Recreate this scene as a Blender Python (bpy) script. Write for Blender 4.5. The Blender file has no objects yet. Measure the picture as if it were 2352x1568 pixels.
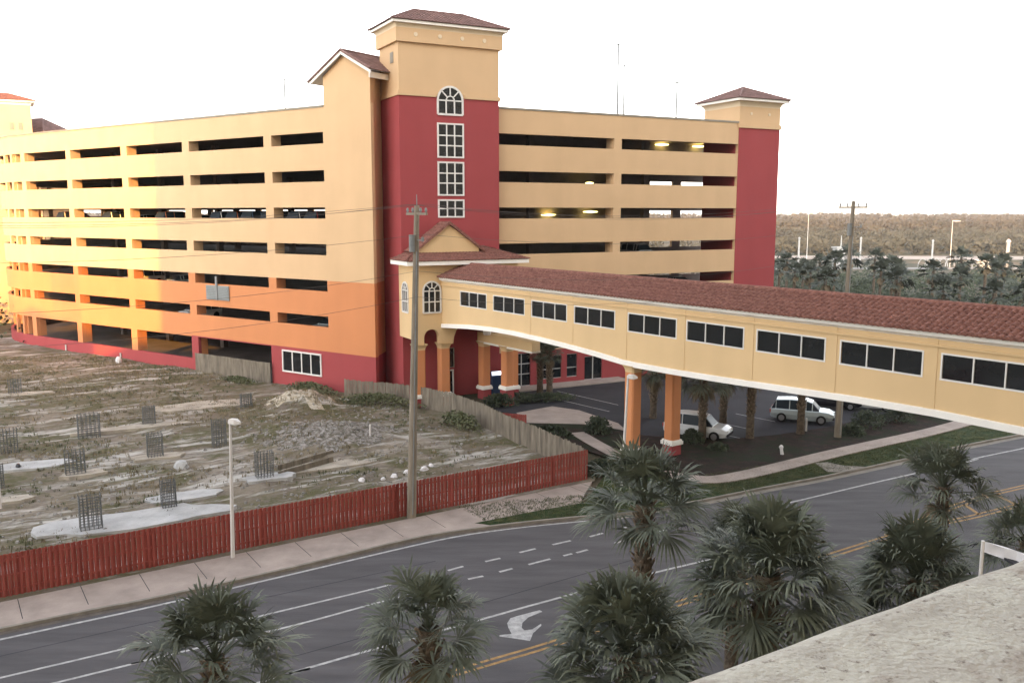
import bpy, bmesh, math, random
from mathutils import Vector, Matrix
R = math.radians
rnd = random.Random(7)
scene = bpy.context.scene
COL = scene.collection

# ------------------------------------------------------------------ survey helpers
# A pixel of the 2352 px wide survey of the photograph is turned into a point on level ground.
FOC, HOR, CAMH = 2060.0, 491.0, 15.75
TILT = math.atan((784 - HOR) / FOC)

def ray(x, y):
    u = (x - 1176) / FOC
    v = (784 - y) / FOC
    return (u, math.cos(TILT) + v * math.sin(TILT), -math.sin(TILT) + v * math.cos(TILT))

def G(x, y, z=0.0):
    r = ray(x, y)
    k = (z - CAMH) / r[2]
    return Vector((r[0] * k, r[1] * k, z))

def D(x, y, depth):
    r = ray(x, y)
    k = depth / r[1]
    return Vector((r[0] * k, depth, CAMH + r[2] * k))

# ------------------------------------------------------------------ materials
def nt_of(name):
    m = bpy.data.materials.new(name)
    m.use_nodes = True
    nt = m.node_tree
    return m, nt, nt.nodes['Principled BSDF']

def lin(c):
    return tuple((x / 12.92 if x <= 0.04045 else ((x + 0.055) / 1.055) ** 2.4) for x in [v / 255 for v in c])

def mat(name, col, rough=0.8, var=0.08, scale=1.2, bump=0.0, bscale=30.0, col2=None, spec=0.3, metal=0.0, stretch=None):
    """Procedural surface: two scales of noise vary the colour, a finer noise bumps it."""
    m, nt, bs = nt_of(name)
    N, L = nt.nodes, nt.links
    tc = N.new('ShaderNodeTexCoord')
    src = tc.outputs['Object']
    if stretch:
        mp = N.new('ShaderNodeMapping')
        mp.inputs['Rotation'].default_value = (0, 0, stretch[0])
        mp.inputs['Scale'].default_value = stretch[1]
        L.new(src, mp.inputs['Vector'])
        src = mp.outputs['Vector']
    n1 = N.new('ShaderNodeTexNoise')
    n1.inputs['Scale'].default_value = scale
    n1.inputs['Detail'].default_value = 6
    n1.inputs['Roughness'].default_value = 0.65
    L.new(src, n1.inputs['Vector'])
    rp = N.new('ShaderNodeValToRGB')
    c = Vector(col)
    lo = c * (1 - var)
    hi = Vector(col2) if col2 else c * (1 + var)
    rp.color_ramp.elements[0].position = 0.32
    rp.color_ramp.elements[1].position = 0.68
    rp.color_ramp.elements[0].color = (*lo, 1)
    rp.color_ramp.elements[1].color = (*[min(1, x) for x in hi], 1)
    L.new(n1.outputs['Fac'], rp.inputs['Fac'])
    L.new(rp.outputs['Color'], bs.inputs['Base Color'])
    bs.inputs['Roughness'].default_value = rough
    bs.inputs['Specular IOR Level'].default_value = spec
    bs.inputs['Metallic'].default_value = metal
    if bump:
        n2 = N.new('ShaderNodeTexNoise')
        n2.inputs['Scale'].default_value = bscale
        n2.inputs['Detail'].default_value = 4
        L.new(tc.outputs['Object'], n2.inputs['Vector'])
        b = N.new('ShaderNodeBump')
        b.inputs['Strength'].default_value = bump
        b.inputs['Distance'].default_value = 0.05
        L.new(n2.outputs['Fac'], b.inputs['Height'])
        L.new(b.outputs['Normal'], bs.inputs['Normal'])
    return m

def stucco(name, col, streak=0.06):
    """Painted render: blotches plus faint rain streaks running down the wall."""
    m, nt, bs = nt_of(name)
    N, L = nt.nodes, nt.links
    tc = N.new('ShaderNodeTexCoord')
    n1 = N.new('ShaderNodeTexNoise'); n1.inputs['Scale'].default_value = 0.35; n1.inputs['Detail'].default_value = 5
    mp = N.new('ShaderNodeMapping'); mp.inputs['Scale'].default_value = (0.6, 0.6, 0.07)
    n2 = N.new('ShaderNodeTexNoise'); n2.inputs['Scale'].default_value = 1.0; n2.inputs['Detail'].default_value = 5
    L.new(tc.outputs['Object'], n1.inputs['Vector']); L.new(tc.outputs['Object'], mp.inputs['Vector']); L.new(mp.outputs['Vector'], n2.inputs['Vector'])
    ad = N.new('ShaderNodeMath'); ad.operation = 'ADD'
    L.new(n1.outputs['Fac'], ad.inputs[0]); L.new(n2.outputs['Fac'], ad.inputs[1])
    mr = N.new('ShaderNodeMapRange'); mr.inputs['From Min'].default_value = 0.7; mr.inputs['From Max'].default_value = 1.3
    mr.inputs['To Min'].default_value = 1 - streak; mr.inputs['To Max'].default_value = 1 + streak * 0.6
    L.new(ad.outputs[0], mr.inputs['Value'])
    mx = N.new('ShaderNodeMix'); mx.data_type = 'RGBA'; mx.blend_type = 'MULTIPLY'; mx.inputs['Factor'].default_value = 1
    mx.inputs['A'].default_value = (*col, 1)
    L.new(mr.outputs['Result'], mx.inputs['B'])
    L.new(mx.outputs['Result'], bs.inputs['Base Color'])
    bs.inputs['Roughness'].default_value = 0.85
    bs.inputs['Specular IOR Level'].default_value = 0.2
    n3 = N.new('ShaderNodeTexNoise'); n3.inputs['Scale'].default_value = 14; n3.inputs['Detail'].default_value = 3
    L.new(tc.outputs['Object'], n3.inputs['Vector'])
    b = N.new('ShaderNodeBump'); b.inputs['Strength'].default_value = 0.15; b.inputs['Distance'].default_value = 0.03
    L.new(n3.outputs['Fac'], b.inputs['Height']); L.new(b.outputs['Normal'], bs.inputs['Normal'])
    return m

def emis(name, col, s):
    m, nt, bs = nt_of(name)
    bs.inputs['Base Color'].default_value = (*col, 1)
    bs.inputs['Emission Color'].default_value = (*col, 1)
    bs.inputs['Emission Strength'].default_value = s
    return m

def ground_mix(name, cols, scales, rough=0.95, bump=0.5, bscale=6.0, th=None, streak=None):
    """Ground cover: several colours laid over each other by noises of different scale."""
    m, nt, bs = nt_of(name)
    N, L = nt.nodes, nt.links
    tc = N.new('ShaderNodeTexCoord')
    last = None
    for i, (c, s) in enumerate(zip(cols, scales)):
        n = N.new('ShaderNodeTexNoise'); n.inputs['Scale'].default_value = s; n.inputs['Detail'].default_value = 7
        n.inputs['Roughness'].default_value = 0.7
        mp = N.new('ShaderNodeMapping'); mp.inputs['Location'].default_value = (i * 13.1, i * 7.7, i * 3.3)
        if streak and streak[i]:
            mp.vector_type = 'TEXTURE'; mp.inputs['Rotation'].default_value = (0, 0, R(33)); mp.inputs['Scale'].default_value = (streak[i], 1, 1)
        L.new(tc.outputs['Object'], mp.inputs['Vector']); L.new(mp.outputs['Vector'], n.inputs['Vector'])
        if last is None:
            rgb = N.new('ShaderNodeRGB'); rgb.outputs[0].default_value = (*c, 1); last = rgb.outputs[0]
            continue
        rp = N.new('ShaderNodeValToRGB'); t0 = th[i] if th else 0.46
        rp.color_ramp.elements[0].position = t0; rp.color_ramp.elements[1].position = t0 + 0.11
        L.new(n.outputs['Fac'], rp.inputs['Fac'])
        mx = N.new('ShaderNodeMix'); mx.data_type = 'RGBA'
        mx.inputs['B'].default_value = (*c, 1)
        L.new(rp.outputs['Color'], mx.inputs['Factor']); L.new(last, mx.inputs['A'])
        last = mx.outputs['Result']
    L.new(last, bs.inputs['Base Color'])
    bs.inputs['Roughness'].default_value = rough
    bs.inputs['Specular IOR Level'].default_value = 0.1
    n2 = N.new('ShaderNodeTexNoise'); n2.inputs['Scale'].default_value = bscale; n2.inputs['Detail'].default_value = 6
    L.new(tc.outputs['Object'], n2.inputs['Vector'])
    b = N.new('ShaderNodeBump'); b.inputs['Strength'].default_value = bump; b.inputs['Distance'].default_value = 0.1
    L.new(n2.outputs['Fac'], b.inputs['Height']); L.new(b.outputs['Normal'], bs.inputs['Normal'])
    return m

M = {}
M['cream'] = stucco('cream_paint', (0.62, 0.425, 0.245))
M['cream_bridge'] = stucco('yellow_cream_paint', (0.67, 0.48, 0.262))
M['orange'] = stucco('orange_paint', (0.58, 0.24, 0.105))
M['red'] = stucco('red_paint', (0.33, 0.066, 0.068))
M['white'] = stucco('white_trim_paint', (0.86, 0.83, 0.77), 0.06)
M['pale_cream'] = stucco('pale_cream_paint', (0.70, 0.58, 0.41), 0.06)
M['white_frame'] = mat('white_frame', (0.72, 0.70, 0.66), 0.5, 0.05)
M['concrete'] = mat('concrete', (0.34, 0.32, 0.29), 0.9, 0.2, 0.8, 0.3, 12)
M['dark_conc'] = mat('garage_concrete', (0.20, 0.17, 0.155), 0.9, 0.2, 0.5)
M['coping'] = mat('coping_metal', (0.26, 0.23, 0.18), 0.6, 0.1)
M['glass'] = mat('dark_glass', (0.012, 0.014, 0.016), 0.08, 0.2, 0.6, spec=0.5)
M['mullion'] = mat('mullion_metal', (0.5, 0.49, 0.47), 0.5, 0.05)
M['tile'] = mat('roof_tile', (0.20, 0.080, 0.060), 0.9, 0.4, 5.0, 0.2, 20, col2=(0.31, 0.145, 0.11))
M['tile_grey'] = mat('weathered_roof_tile', (0.20, 0.12, 0.105), 0.85, 0.3, 1.5, 0.2, 20)
M['asphalt'] = mat('road_asphalt', (0.094, 0.089, 0.092), 0.9, 0.24, 0.7, 0.3, 60, stretch=(R(-31), (0.25, 1.4, 1)))
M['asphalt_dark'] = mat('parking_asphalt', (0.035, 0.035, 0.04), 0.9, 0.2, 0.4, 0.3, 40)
M['paint_white'] = mat('road_paint_white', (0.40, 0.395, 0.385), 0.85, 0.32, 4)
M['paint_yellow'] = mat('road_paint_yellow', (0.34, 0.21, 0.085), 0.85, 0.35, 4)
M['sidewalk'] = mat('sidewalk_concrete', (0.36, 0.30, 0.26), 0.95, 0.18, 0.7, 0.3, 20)
M['kerb'] = mat('kerb_concrete', (0.25, 0.225, 0.19), 0.95, 0.2, 1.5, 0.3, 20)
M['verge'] = ground_mix('verge_grass', [(0.045, 0.065, 0.028), (0.085, 0.09, 0.035), (0.03, 0.05, 0.02)], [1, 0.8, 3.0], bump=0.8, bscale=25)
M['mulch'] = ground_mix('mulch', [(0.034, 0.026, 0.022), (0.05, 0.034, 0.028), (0.028, 0.034, 0.02)], [1, 1.4, 0.5], bump=0.8, bscale=18)
M['lot'] = ground_mix('rubble_soil', [(0.235, 0.20, 0.155), (0.14, 0.118, 0.078), (0.39, 0.365, 0.325), (0.105, 0.10, 0.052), (0.165, 0.14, 0.115), (0.47, 0.45, 0.41)],
                      [1, 0.14, 0.30, 0.26, 1.6, 0.75], bump=1.0, bscale=5, th=[0, .42, .53, .47, .50, .53], streak=[0, 0, 4, 0, 2, 5])
M['mound_sand'] = ground_mix('mound_sand', [(0.40, 0.35, 0.26), (0.22, 0.19, 0.13), (0.50, 0.46, 0.38)], [1, 1.2, 2.5], bump=1.0, bscale=4)
M['grey_rubble'] = ground_mix('grey_rubble', [(0.24, 0.215, 0.19), (0.15, 0.135, 0.11), (0.34, 0.32, 0.30), (0.11, 0.10, 0.075)], [1, 1.5, 2.2, 4], bump=1.0, bscale=4)
M['frond_far'] = mat('far_palm_frond', (0.055, 0.066, 0.05), 0.65, 0.3, 1.6, col2=(0.105, 0.118, 0.09))
M['field'] = ground_mix('far_field', [(0.075, 0.07, 0.045), (0.05, 0.055, 0.035), (0.12, 0.10, 0.07)], [1, 0.03, 0.05], bump=0.3, bscale=1)
M['pale_road'] = mat('far_pavement', (0.26, 0.25, 0.235), 0.95, 0.2, 0.05)
M['footing'] = mat('footing_concrete', (0.42, 0.42, 0.41), 0.95, 0.2, 0.9, 0.5, 8)
M['footing_sand'] = mat('sandy_concrete', (0.38, 0.34, 0.28), 0.95, 0.25, 1.2, 0.5, 8)
M['rebar'] = mat('steel_rebar', (0.12, 0.125, 0.122), 0.7, 0.3, 5)
M['fence_red'] = mat('red_fence_paint', (0.31, 0.070, 0.055), 0.85, 0.22, 3.5, col2=(0.36, 0.085, 0.066), stretch=(0, (1, 1, 0.2)))
M['wood_grey'] = mat('weathered_wood', (0.17, 0.145, 0.115), 0.95, 0.4, 3, col2=(0.25, 0.215, 0.165), stretch=(0, (1, 1, 0.15)))
M['wood_pole'] = mat('pole_wood', (0.235, 0.20, 0.155), 0.9, 0.3, 3, stretch=(0, (2, 2, 0.2)))
M['steel'] = mat('galvanised_steel', (0.22, 0.23, 0.23), 0.5, 0.15, 3)
M['wire'] = mat('wire', (0.12, 0.10, 0.09), 0.6, 0.1)
M['lamp_white'] = mat('white_lamp_paint', (0.66, 0.63, 0.60), 0.5, 0.06)
M['trunk'] = mat('palm_trunk', (0.095, 0.072, 0.052), 0.95, 0.4, 6, 0.8, 14, col2=(0.16, 0.125, 0.09))
M['boot'] = mat('palm_boots', (0.20, 0.15, 0.105), 0.95, 0.4, 5, 0.5, 12)
M['frond'] = mat('palm_frond', (0.092, 0.108, 0.074), 0.6, 0.35, 1.6, col2=(0.155, 0.172, 0.12), spec=0.4)
M['frond_dry'] = mat('dry_frond', (0.16, 0.125, 0.08), 0.9, 0.3, 2)
M['leaf'] = mat('shrub_leaf', (0.035, 0.05, 0.03), 0.7, 0.5, 0.8, col2=(0.07, 0.085, 0.045))
M['leaf_brown'] = mat('scrub_leaf', (0.034, 0.037, 0.026), 0.9, 0.45, 0.012, col2=(0.068, 0.058, 0.040))
M['grass_dry'] = mat('dry_grass', (0.19, 0.16, 0.095), 0.9, 0.35, 0.5, col2=(0.30, 0.25, 0.155))
M['weed'] = mat('weed_green', (0.095, 0.115, 0.055), 0.9, 0.35, 0.6, col2=(0.15, 0.155, 0.085))
M['stone'] = mat('rubble_stone', (0.22, 0.205, 0.18), 0.95, 0.4, 2.5, 0.4, 10, col2=(0.36, 0.34, 0.31))
M['car_white'] = mat('car_white', (0.62, 0.64, 0.65), 0.25, 0.03, spec=0.5)
M['car_silver'] = mat('car_silver', (0.46, 0.52, 0.53), 0.25, 0.04, spec=0.5, metal=0.2)
M['car_red'] = mat('car_red', (0.42, 0.03, 0.025), 0.25, 0.03, spec=0.5)
M['car_orange'] = mat('car_orange', (0.55, 0.14, 0.03), 0.25, 0.03, spec=0.5)
M['car_black'] = mat('car_black', (0.02, 0.02, 0.024), 0.25, 0.03, spec=0.5)
M['car_blue'] = mat('car_blue', (0.08, 0.14, 0.24), 0.25, 0.03, spec=0.5)
M['tyre'] = mat('tyre_rubber', (0.015, 0.015, 0.016), 0.8, 0.1)
M['rim'] = mat('wheel_rim', (0.35, 0.35, 0.36), 0.35, 0.05, metal=0.6)
M['lamp_glass'] = mat('lamp_lens', (0.55, 0.55, 0.52), 0.2, 0.05)
M['tail_red'] = mat('tail_lens', (0.4, 0.02, 0.015), 0.3, 0.05)
M['lit_yellow'] = emis('lit_ceiling_lamp', (1.0, 0.78, 0.25), 1.3)
M['lit_white'] = emis('lit_header', (0.85, 0.88, 1.0), 0.5)
M['vend_blue'] = mat('vending_blue', (0.03, 0.06, 0.13), 0.4, 0.1)
M['plaster'] = ground_mix('ledge_stucco', [(0.40, 0.375, 0.325), (0.25, 0.20, 0.165), (0.46, 0.44, 0.38), (0.15, 0.12, 0.10)], [1, 1.7, 7, 34], bump=0.35, bscale=60, th=[0, .47, .47, .575])
M['leaf_far'] = mat('far_leaf', (0.040, 0.046, 0.038), 0.9, 0.4, 0.05, col2=(0.075, 0.078, 0.062))
M['car_glass'] = mat('car_glass', (0.03, 0.04, 0.05), 0.3, 0.1, 1, spec=0.12)
M['far_white'] = mat('far_white_paint', (0.36, 0.36, 0.35), 0.7, 0.1)
M['gutter'] = mat('dirty_gutter', (0.12, 0.10, 0.085), 0.95, 0.3, 2)
M['hotel'] = stucco('hotel_stucco', (0.60, 0.52, 0.40))
M['louvre'] = mat('louvre_panel', (0.26, 0.29, 0.29), 0.6, 0.15, 4)
M['plastic_white'] = mat('white_debris', (0.68, 0.66, 0.66), 0.7, 0.1)

hm = bpy.data.materials.new('haze'); hm.use_nodes = True
hm.node_tree.nodes.remove(hm.node_tree.nodes['Principled BSDF'])
pvn = hm.node_tree.nodes.new('ShaderNodeVolumePrincipled')
pvn.inputs['Color'].default_value = (0.93, 0.93, 0.95, 1); pvn.inputs['Density'].default_value = 0.0001
hm.node_tree.links.new(pvn.outputs['Volume'], hm.node_tree.nodes['Material Output'].inputs['Volume'])
M['haze'] = hm

# ------------------------------------------------------------------ mesh building
class MB:
    def __init__(s):
        s.v, s.f, s.m, s.mats = [], [], [], []
    def mi(s, m):
        if m not in s.mats: s.mats.append(m)
        return s.mats.index(m)
    def face(s, pts, m):
        i = len(s.v)
        s.v += [tuple(p) for p in pts]
        s.f.append(tuple(range(i, i + len(pts)))); s.m.append(s.mi(m))
    def grid(s, rows, m, close=False):
        """rows of equal-length point lists -> quads sharing vertices."""
        i0 = len(s.v); w = len(rows[0])
        for r in rows: s.v += [tuple(p) for p in r]
        k = s.mi(m)
        for a in range(len(rows) - 1):
            for b in range(w if close else w - 1):
                c = (b + 1) % w
                s.f.append((i0 + a * w + b, i0 + a * w + c, i0 + (a + 1) * w + c, i0 + (a + 1) * w + b)); s.m.append(k)
    def hexa(s, p, m):
        """eight corners: bottom ring 0-3, top ring 4-7."""
        i = len(s.v); s.v += [tuple(q) for q in p]; k = s.mi(m)
        for f in ((3, 2, 1, 0), (4, 5, 6, 7), (0, 1, 5, 4), (1, 2, 6, 5), (2, 3, 7, 6), (3, 0, 4, 7)):
            s.f.append(tuple(i + q for q in f)); s.m.append(k)
    def box(s, c, size, m, rz=0.0):
        c = Vector(c); hx, hy, hz = size[0] / 2, size[1] / 2, size[2] / 2
        co, si = math.cos(rz), math.sin(rz)
        pts = [(c.x + x * co - y * si, c.y + x * si + y * co, c.z + z) for z in (-hz, hz) for x, y in ((-hx, -hy), (hx, -hy), (hx, hy), (-hx, hy))]
        s.hexa(pts, m)
    def tube(s, path, radii, m, n=8, cap=True):
        rings = []
        for i, p in enumerate(path):
            p = Vector(p)
            a = Vector(path[max(0, i - 1)]); b = Vector(path[min(len(path) - 1, i + 1)])
            t = (b - a).normalized()
            u = t.orthogonal().normalized() if abs(t.z) < 0.99 else Vector((1, 0, 0))
            if abs(t.z) < 0.99: u = t.cross(Vector((0, 0, 1))).normalized()
            w = t.cross(u)
            r = radii[i] if isinstance(radii, (list, tuple)) else radii
            rings.append([p + u * (r * math.cos(2 * math.pi * j / n)) + w * (r * math.sin(2 * math.pi * j / n)) for j in range(n)])
        s.grid(rings, m, close=True)
        if cap:
            s.face(list(reversed(rings[0])), m); s.face(rings[-1], m)
    def prism(s, poly, z0, z1, m, side=None):
        n = len(poly)
        b = [(p[0], p[1], z0) for p in poly]; t = [(p[0], p[1], z1) for p in poly]
        s.face(t, m)
        for i in range(n):
            j = (i + 1) % n
            s.face([b[i], b[j], t[j], t[i]], side or m)
    def build(s, name, parent=None, smooth=False, loc=None, recalc=True):
        me = bpy.data.meshes.new(name)
        off = Vector(loc) if loc is not None else None
        v = s.v if off is None else [(a[0] - off.x, a[1] - off.y, a[2] - off.z) for a in s.v]
        me.from_pydata(v, [], s.f)
        for m in s.mats: me.materials.append(M[m])
        me.polygons.foreach_set('material_index', s.m)
        if recalc:
            bm = bmesh.new(); bm.from_mesh(me)
            bmesh.ops.recalc_face_normals(bm, faces=bm.faces)
            bm.to_mesh(me); bm.free()
        if smooth:
            me.polygons.foreach_set('use_smooth', [True] * len(me.polygons))
        me.update()
        o = bpy.data.objects.new(name, me)
        COL.objects.link(o)
        if off is not None: o.location = off
        if parent is not None: o.parent = parent
        return o

def tag(o, label=None, cat=None, group=None, kind=None):
    if label: o['label'] = label
    if cat: o['category'] = cat
    if group: o['group'] = group
    if kind: o['kind'] = kind
    return o

def empty(name, loc=(0, 0, 0), rz=0.0, label=None, cat=None, group=None):
    o = bpy.data.objects.new(name, None)
    o.empty_display_size = 0.3
    o.location = loc; o.rotation_euler = (0, 0, rz)
    COL.objects.link(o)
    return tag(o, label, cat, group)

def copy_tree(o, parent=None):
    c = o.copy(); COL.objects.link(c)
    if parent is not None: c.parent = parent
    for ch in list(o.children): copy_tree(ch, c)
    return c

def frame(P, d, n):
    return lambda s, o, z: Vector((P[0] + s * d[0] + o * n[0], P[1] + s * d[1] + o * n[1], z))

def fbox(mb, F, s0, s1, o0, o1, z0, z1, m):
    mb.hexa([F(s0, o0, z0), F(s1, o0, z0), F(s1, o1, z0), F(s0, o1, z0), F(s0, o0, z1), F(s1, o0, z1), F(s1, o1, z1), F(s0, o1, z1)], m)

def wall_grid(mb, F, ss, zs, opens, mat_fn, th, inner='dark_conc'):
    """A wall of cells; cells inside an opening are left out and their reveals are built."""
    S = sorted(set(round(x, 4) for x in list(ss) + [a for o in opens for a in o[:2] if ss[0] <= a <= ss[-1]]))
    Z = sorted(set(round(x, 4) for x in list(zs) + [a for o in opens for a in o[2:4] if zs[0] <= a <= zs[-1]]))
    def isopen(i, j):
        if i < 0 or j < 0 or i >= len(S) - 1 or j >= len(Z) - 1: return None
        sc, zc = (S[i] + S[i + 1]) / 2, (Z[j] + Z[j + 1]) / 2
        return any(o[0] < sc < o[1] and o[2] < zc < o[3] for o in opens)
    for i in range(len(S) - 1):
        for j in range(len(Z) - 1):
            if isopen(i, j): continue
            a, b, c, e = S[i], S[i + 1], Z[j], Z[j + 1]
            m = mat_fn((a + b) / 2, (c + e) / 2)
            mb.face([F(a, 0, c), F(b, 0, c), F(b, 0, e), F(a, 0, e)], m)
            mb.face([F(a, -th, c), F(a, -th, e), F(b, -th, e), F(b, -th, c)], inner)
            for (di, dj, p, q) in ((-1, 0, (a, c), (a, e)), (1, 0, (b, c), (b, e)), (0, -1, (a, c), (b, c)), (0, 1, (a, e), (b, e))):
                if isopen(i + di, j + dj) is not False:
                    mb.face([F(p[0], 0, p[1]), F(q[0], 0, q[1]), F(q[0], -th, q[1]), F(p[0], -th, p[1])], m)

def tile_slope(mb, P, U, S, L, W, insL, insR, m, pitch=0.3, course=0.42, amp=0.05, sub=5):
    """A roof slope of barrel tiles: corrugated along the eave, stepped at each course."""
    P, U, S = Vector(P), Vector(U).normalized(), Vector(S).normalized()
    Nn = U.cross(S).normalized()
    if Nn.z < 0: Nn = -Nn
    nc = max(1, int(round(W / course))); dv = W / nc
    for j in range(nc):
        v0, v1 = j * dv, (j + 1) * dv
        u0, u1 = insL * v0 / W, L - insR * v0 / W
        t0, t1 = insL * v1 / W, L - insR * v1 / W
        if u1 - u0 < 0.05: break
        n = max(2, int((u1 - u0) / pitch * sub))
        lo, hi, mid = [], [], []
        for i in range(n + 1):
            u = u0 + (u1 - u0) * i / n
            h = amp * abs(math.sin(math.pi * u / pitch)) ** 0.75 + rnd.uniform(-0.006, 0.006)
            uu = min(max(u, t0), t1) if t1 > t0 else (t0 + t1) / 2
            lo.append(P + U * u + S * v0 + Nn * (h + 0.055)); mid.append(P + U * u + S * v0 + Nn * (h * 0.3))
            hi.append(P + U * uu + S * v1 + Nn * (h + 0.01))
        mb.grid([mid, lo, hi], m)

def hip_roof(mb, F, s0, s1, o0, o1, z, rise, m, ridge=0.0, sub=4):
    """Hip roof over the rectangle s0..s1 x o0..o1 (o0 nearer); ridge runs along the longer side s."""
    w = abs(o1 - o0) / 2; L = s1 - s0
    run = min(w, L / 2)
    U = (F(1, 0, 0) - F(0, 0, 0)); V = (F(0, 1, 0) - F(0, 0, 0))
    if o0 > o1: V = -V
    up = Vector((0, 0, 1))
    sl = math.hypot(run, rise)
    SF = (V * run + up * rise).normalized(); SB = (-V * run + up * rise).normalized()
    SL = (U * run + up * rise).normalized(); SR = (-U * run + up * rise).normalized()
    tile_slope(mb, F(s0, o0, z), U, SF, L, sl, run, run, m, sub=sub)
    tile_slope(mb, F(s1, o1, z), -U, SB, L, sl, run, run, m, sub=sub)
    tile_slope(mb, F(s0, o1, z), -V, SL, 2 * w, sl, run, run, m, sub=sub)
    tile_slope(mb, F(s1, o0, z), V, SR, 2 * w, sl, run, run, m, sub=sub)
    om = (o0 + o1) / 2
    tops = [F(s0 + run, om, z + rise + 0.05), F(s1 - run, om, z + rise + 0.05)]
    for c, t in ((F(s0, o0, z + .05), 0), (F(s1, o0, z + .05), 1), (F(s1, o1, z + .05), 1), (F(s0, o1, z + .05), 0)):
        mb.tube([c, tops[t]], 0.10, m, 6)
    if (tops[1] - tops[0]).length > 0.2: mb.tube(tops, 0.11, m, 6)

# ------------------------------------------------------------------ world, sun, camera
SUN_EL = R(15.0)
TRAV = Vector((0.15, 0.989, 0)).normalized()
w = bpy.data.worlds.new('World'); scene.world = w; w.use_nodes = True
nt = w.node_tree
bg = nt.nodes['Background']
sky = nt.nodes.new('ShaderNodeTexSky'); sky.sky_type = 'NISHITA'; sky.sun_disc = False
sky.sun_elevation = SUN_EL; sky.sun_rotation = math.atan2(-TRAV.x, -TRAV.y)
sky.altitude = 0; sky.air_density = 1.0; sky.dust_density = 1.2; sky.ozone_density = 1.0
# a thin milky veil of high haze takes most of the blue out of the sky
bw = nt.nodes.new('ShaderNodeRGBToBW'); nt.links.new(sky.outputs['Color'], bw.inputs['Color'])
tint = nt.nodes.new('ShaderNodeMix'); tint.data_type = 'RGBA'; tint.blend_type = 'MULTIPLY'; tint.inputs['Factor'].default_value = 1
tint.inputs['A'].default_value = (1.06, 0.985, 0.93, 1); nt.links.new(bw.outputs['Val'], tint.inputs['B'])
veil = nt.nodes.new('ShaderNodeMix'); veil.data_type = 'RGBA'; veil.inputs['Factor'].default_value = 0.72
nt.links.new(sky.outputs['Color'], veil.inputs['A']); nt.links.new(tint.outputs['Result'], veil.inputs['B'])
nt.links.new(veil.outputs['Result'], bg.inputs['Color']); bg.inputs['Strength'].default_value = 0.15
sl = bpy.data.lights.new('sun', 'SUN'); sl.energy = 2.0; sl.angle = R(0.5); sl.color = (0.66, 0.29, 0.035)
so = bpy.data.objects.new('sun', sl); COL.objects.link(so)
tv = Vector((TRAV.x * math.cos(SUN_EL), TRAV.y * math.cos(SUN_EL), -math.sin(SUN_EL)))
so.rotation_euler = tv.to_track_quat('-Z', 'Y').to_euler(); so.location = (-20, -120, 90)
cam = bpy.data.cameras.new('camera'); co = bpy.data.objects.new('camera', cam); COL.objects.link(co)
co.location = (0, 0, CAMH); co.rotation_euler = (R(90) - TILT, 0, 0)
cam.sensor_width = 36; cam.lens = 36 * FOC / 2352; cam.clip_start = 0.1; cam.clip_end = 8000
scene.camera = co
scene.view_settings.view_transform = 'Standard'; scene.view_settings.look = 'None'
scene.view_settings.gamma = 1; scene.view_settings.exposure = 2.85
scene.view_settings.use_curve_mapping = False

# ------------------------------------------------------------------ ground, road, pavements
from mathutils import noise as mnoise
def struct(mb, name, smooth=False, recalc=True):
    return tag(mb.build(name, smooth=smooth, recalc=recalc), kind='structure')

def flat(name, pts, z, m, z0=None):
    mb = MB()
    P = [(p[0], p[1]) for p in pts]
    if z0 is None: mb.face([(x, y, z) for x, y in P], m)
    else: mb.prism(P, z0, z, m)
    return struct(mb, name)

def ribbon(mb, pts, width, z, m, side=0.0, z0=None):
    """strip along a polyline; side shifts it to its left (+) or right (-)."""
    L, Rr = [], []
    for i, p in enumerate(pts):
        a = pts[max(0, i - 1)]; b = pts[min(len(pts) - 1, i + 1)]
        t = Vector((b[0] - a[0], b[1] - a[1], 0)).normalized(); n = Vector((-t.y, t.x, 0))
        c = Vector((p[0], p[1], 0)) + n * side
        L.append(c + n * width / 2); Rr.append(c - n * width / 2)
    up = Vector((0, 0, z))
    if z0 is None:
        mb.grid([[l + up for l in L], [r + up for r in Rr]], m)
    else:
        dn = Vector((0, 0, z0))
        mb.grid([[l + dn for l in L], [l + up for l in L], [r + up for r in Rr], [r + dn for r in Rr]], m)

def smoothpts(pts, n=5):
    """Catmull-Rom through the points."""
    out = []
    P = [Vector((p[0], p[1], 0)) for p in pts]
    P = [P[0] * 2 - P[1]] + P + [P[-1] * 2 - P[-2]]
    for i in range(1, len(P) - 2):
        for k in range(n):
            t = k / n
            a, b, c, d = P[i - 1], P[i], P[i + 1], P[i + 2]
            out.append(0.5 * ((2 * b) + (c - a) * t + (2 * a - 5 * b + 4 * c - d) * t * t + (3 * b - a - 3 * c + d) * t ** 3))
    out.append(P[-2])
    return out

def px(l): return [G(x, y) for x, y in l]

mb = MB(); mb.face([(-4000, -600, -0.03), (4000, -600, -0.03), (4000, 7000, -0.03), (-4000, 7000, -0.03)], 'field')
struct(mb, 'ground')

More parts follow.
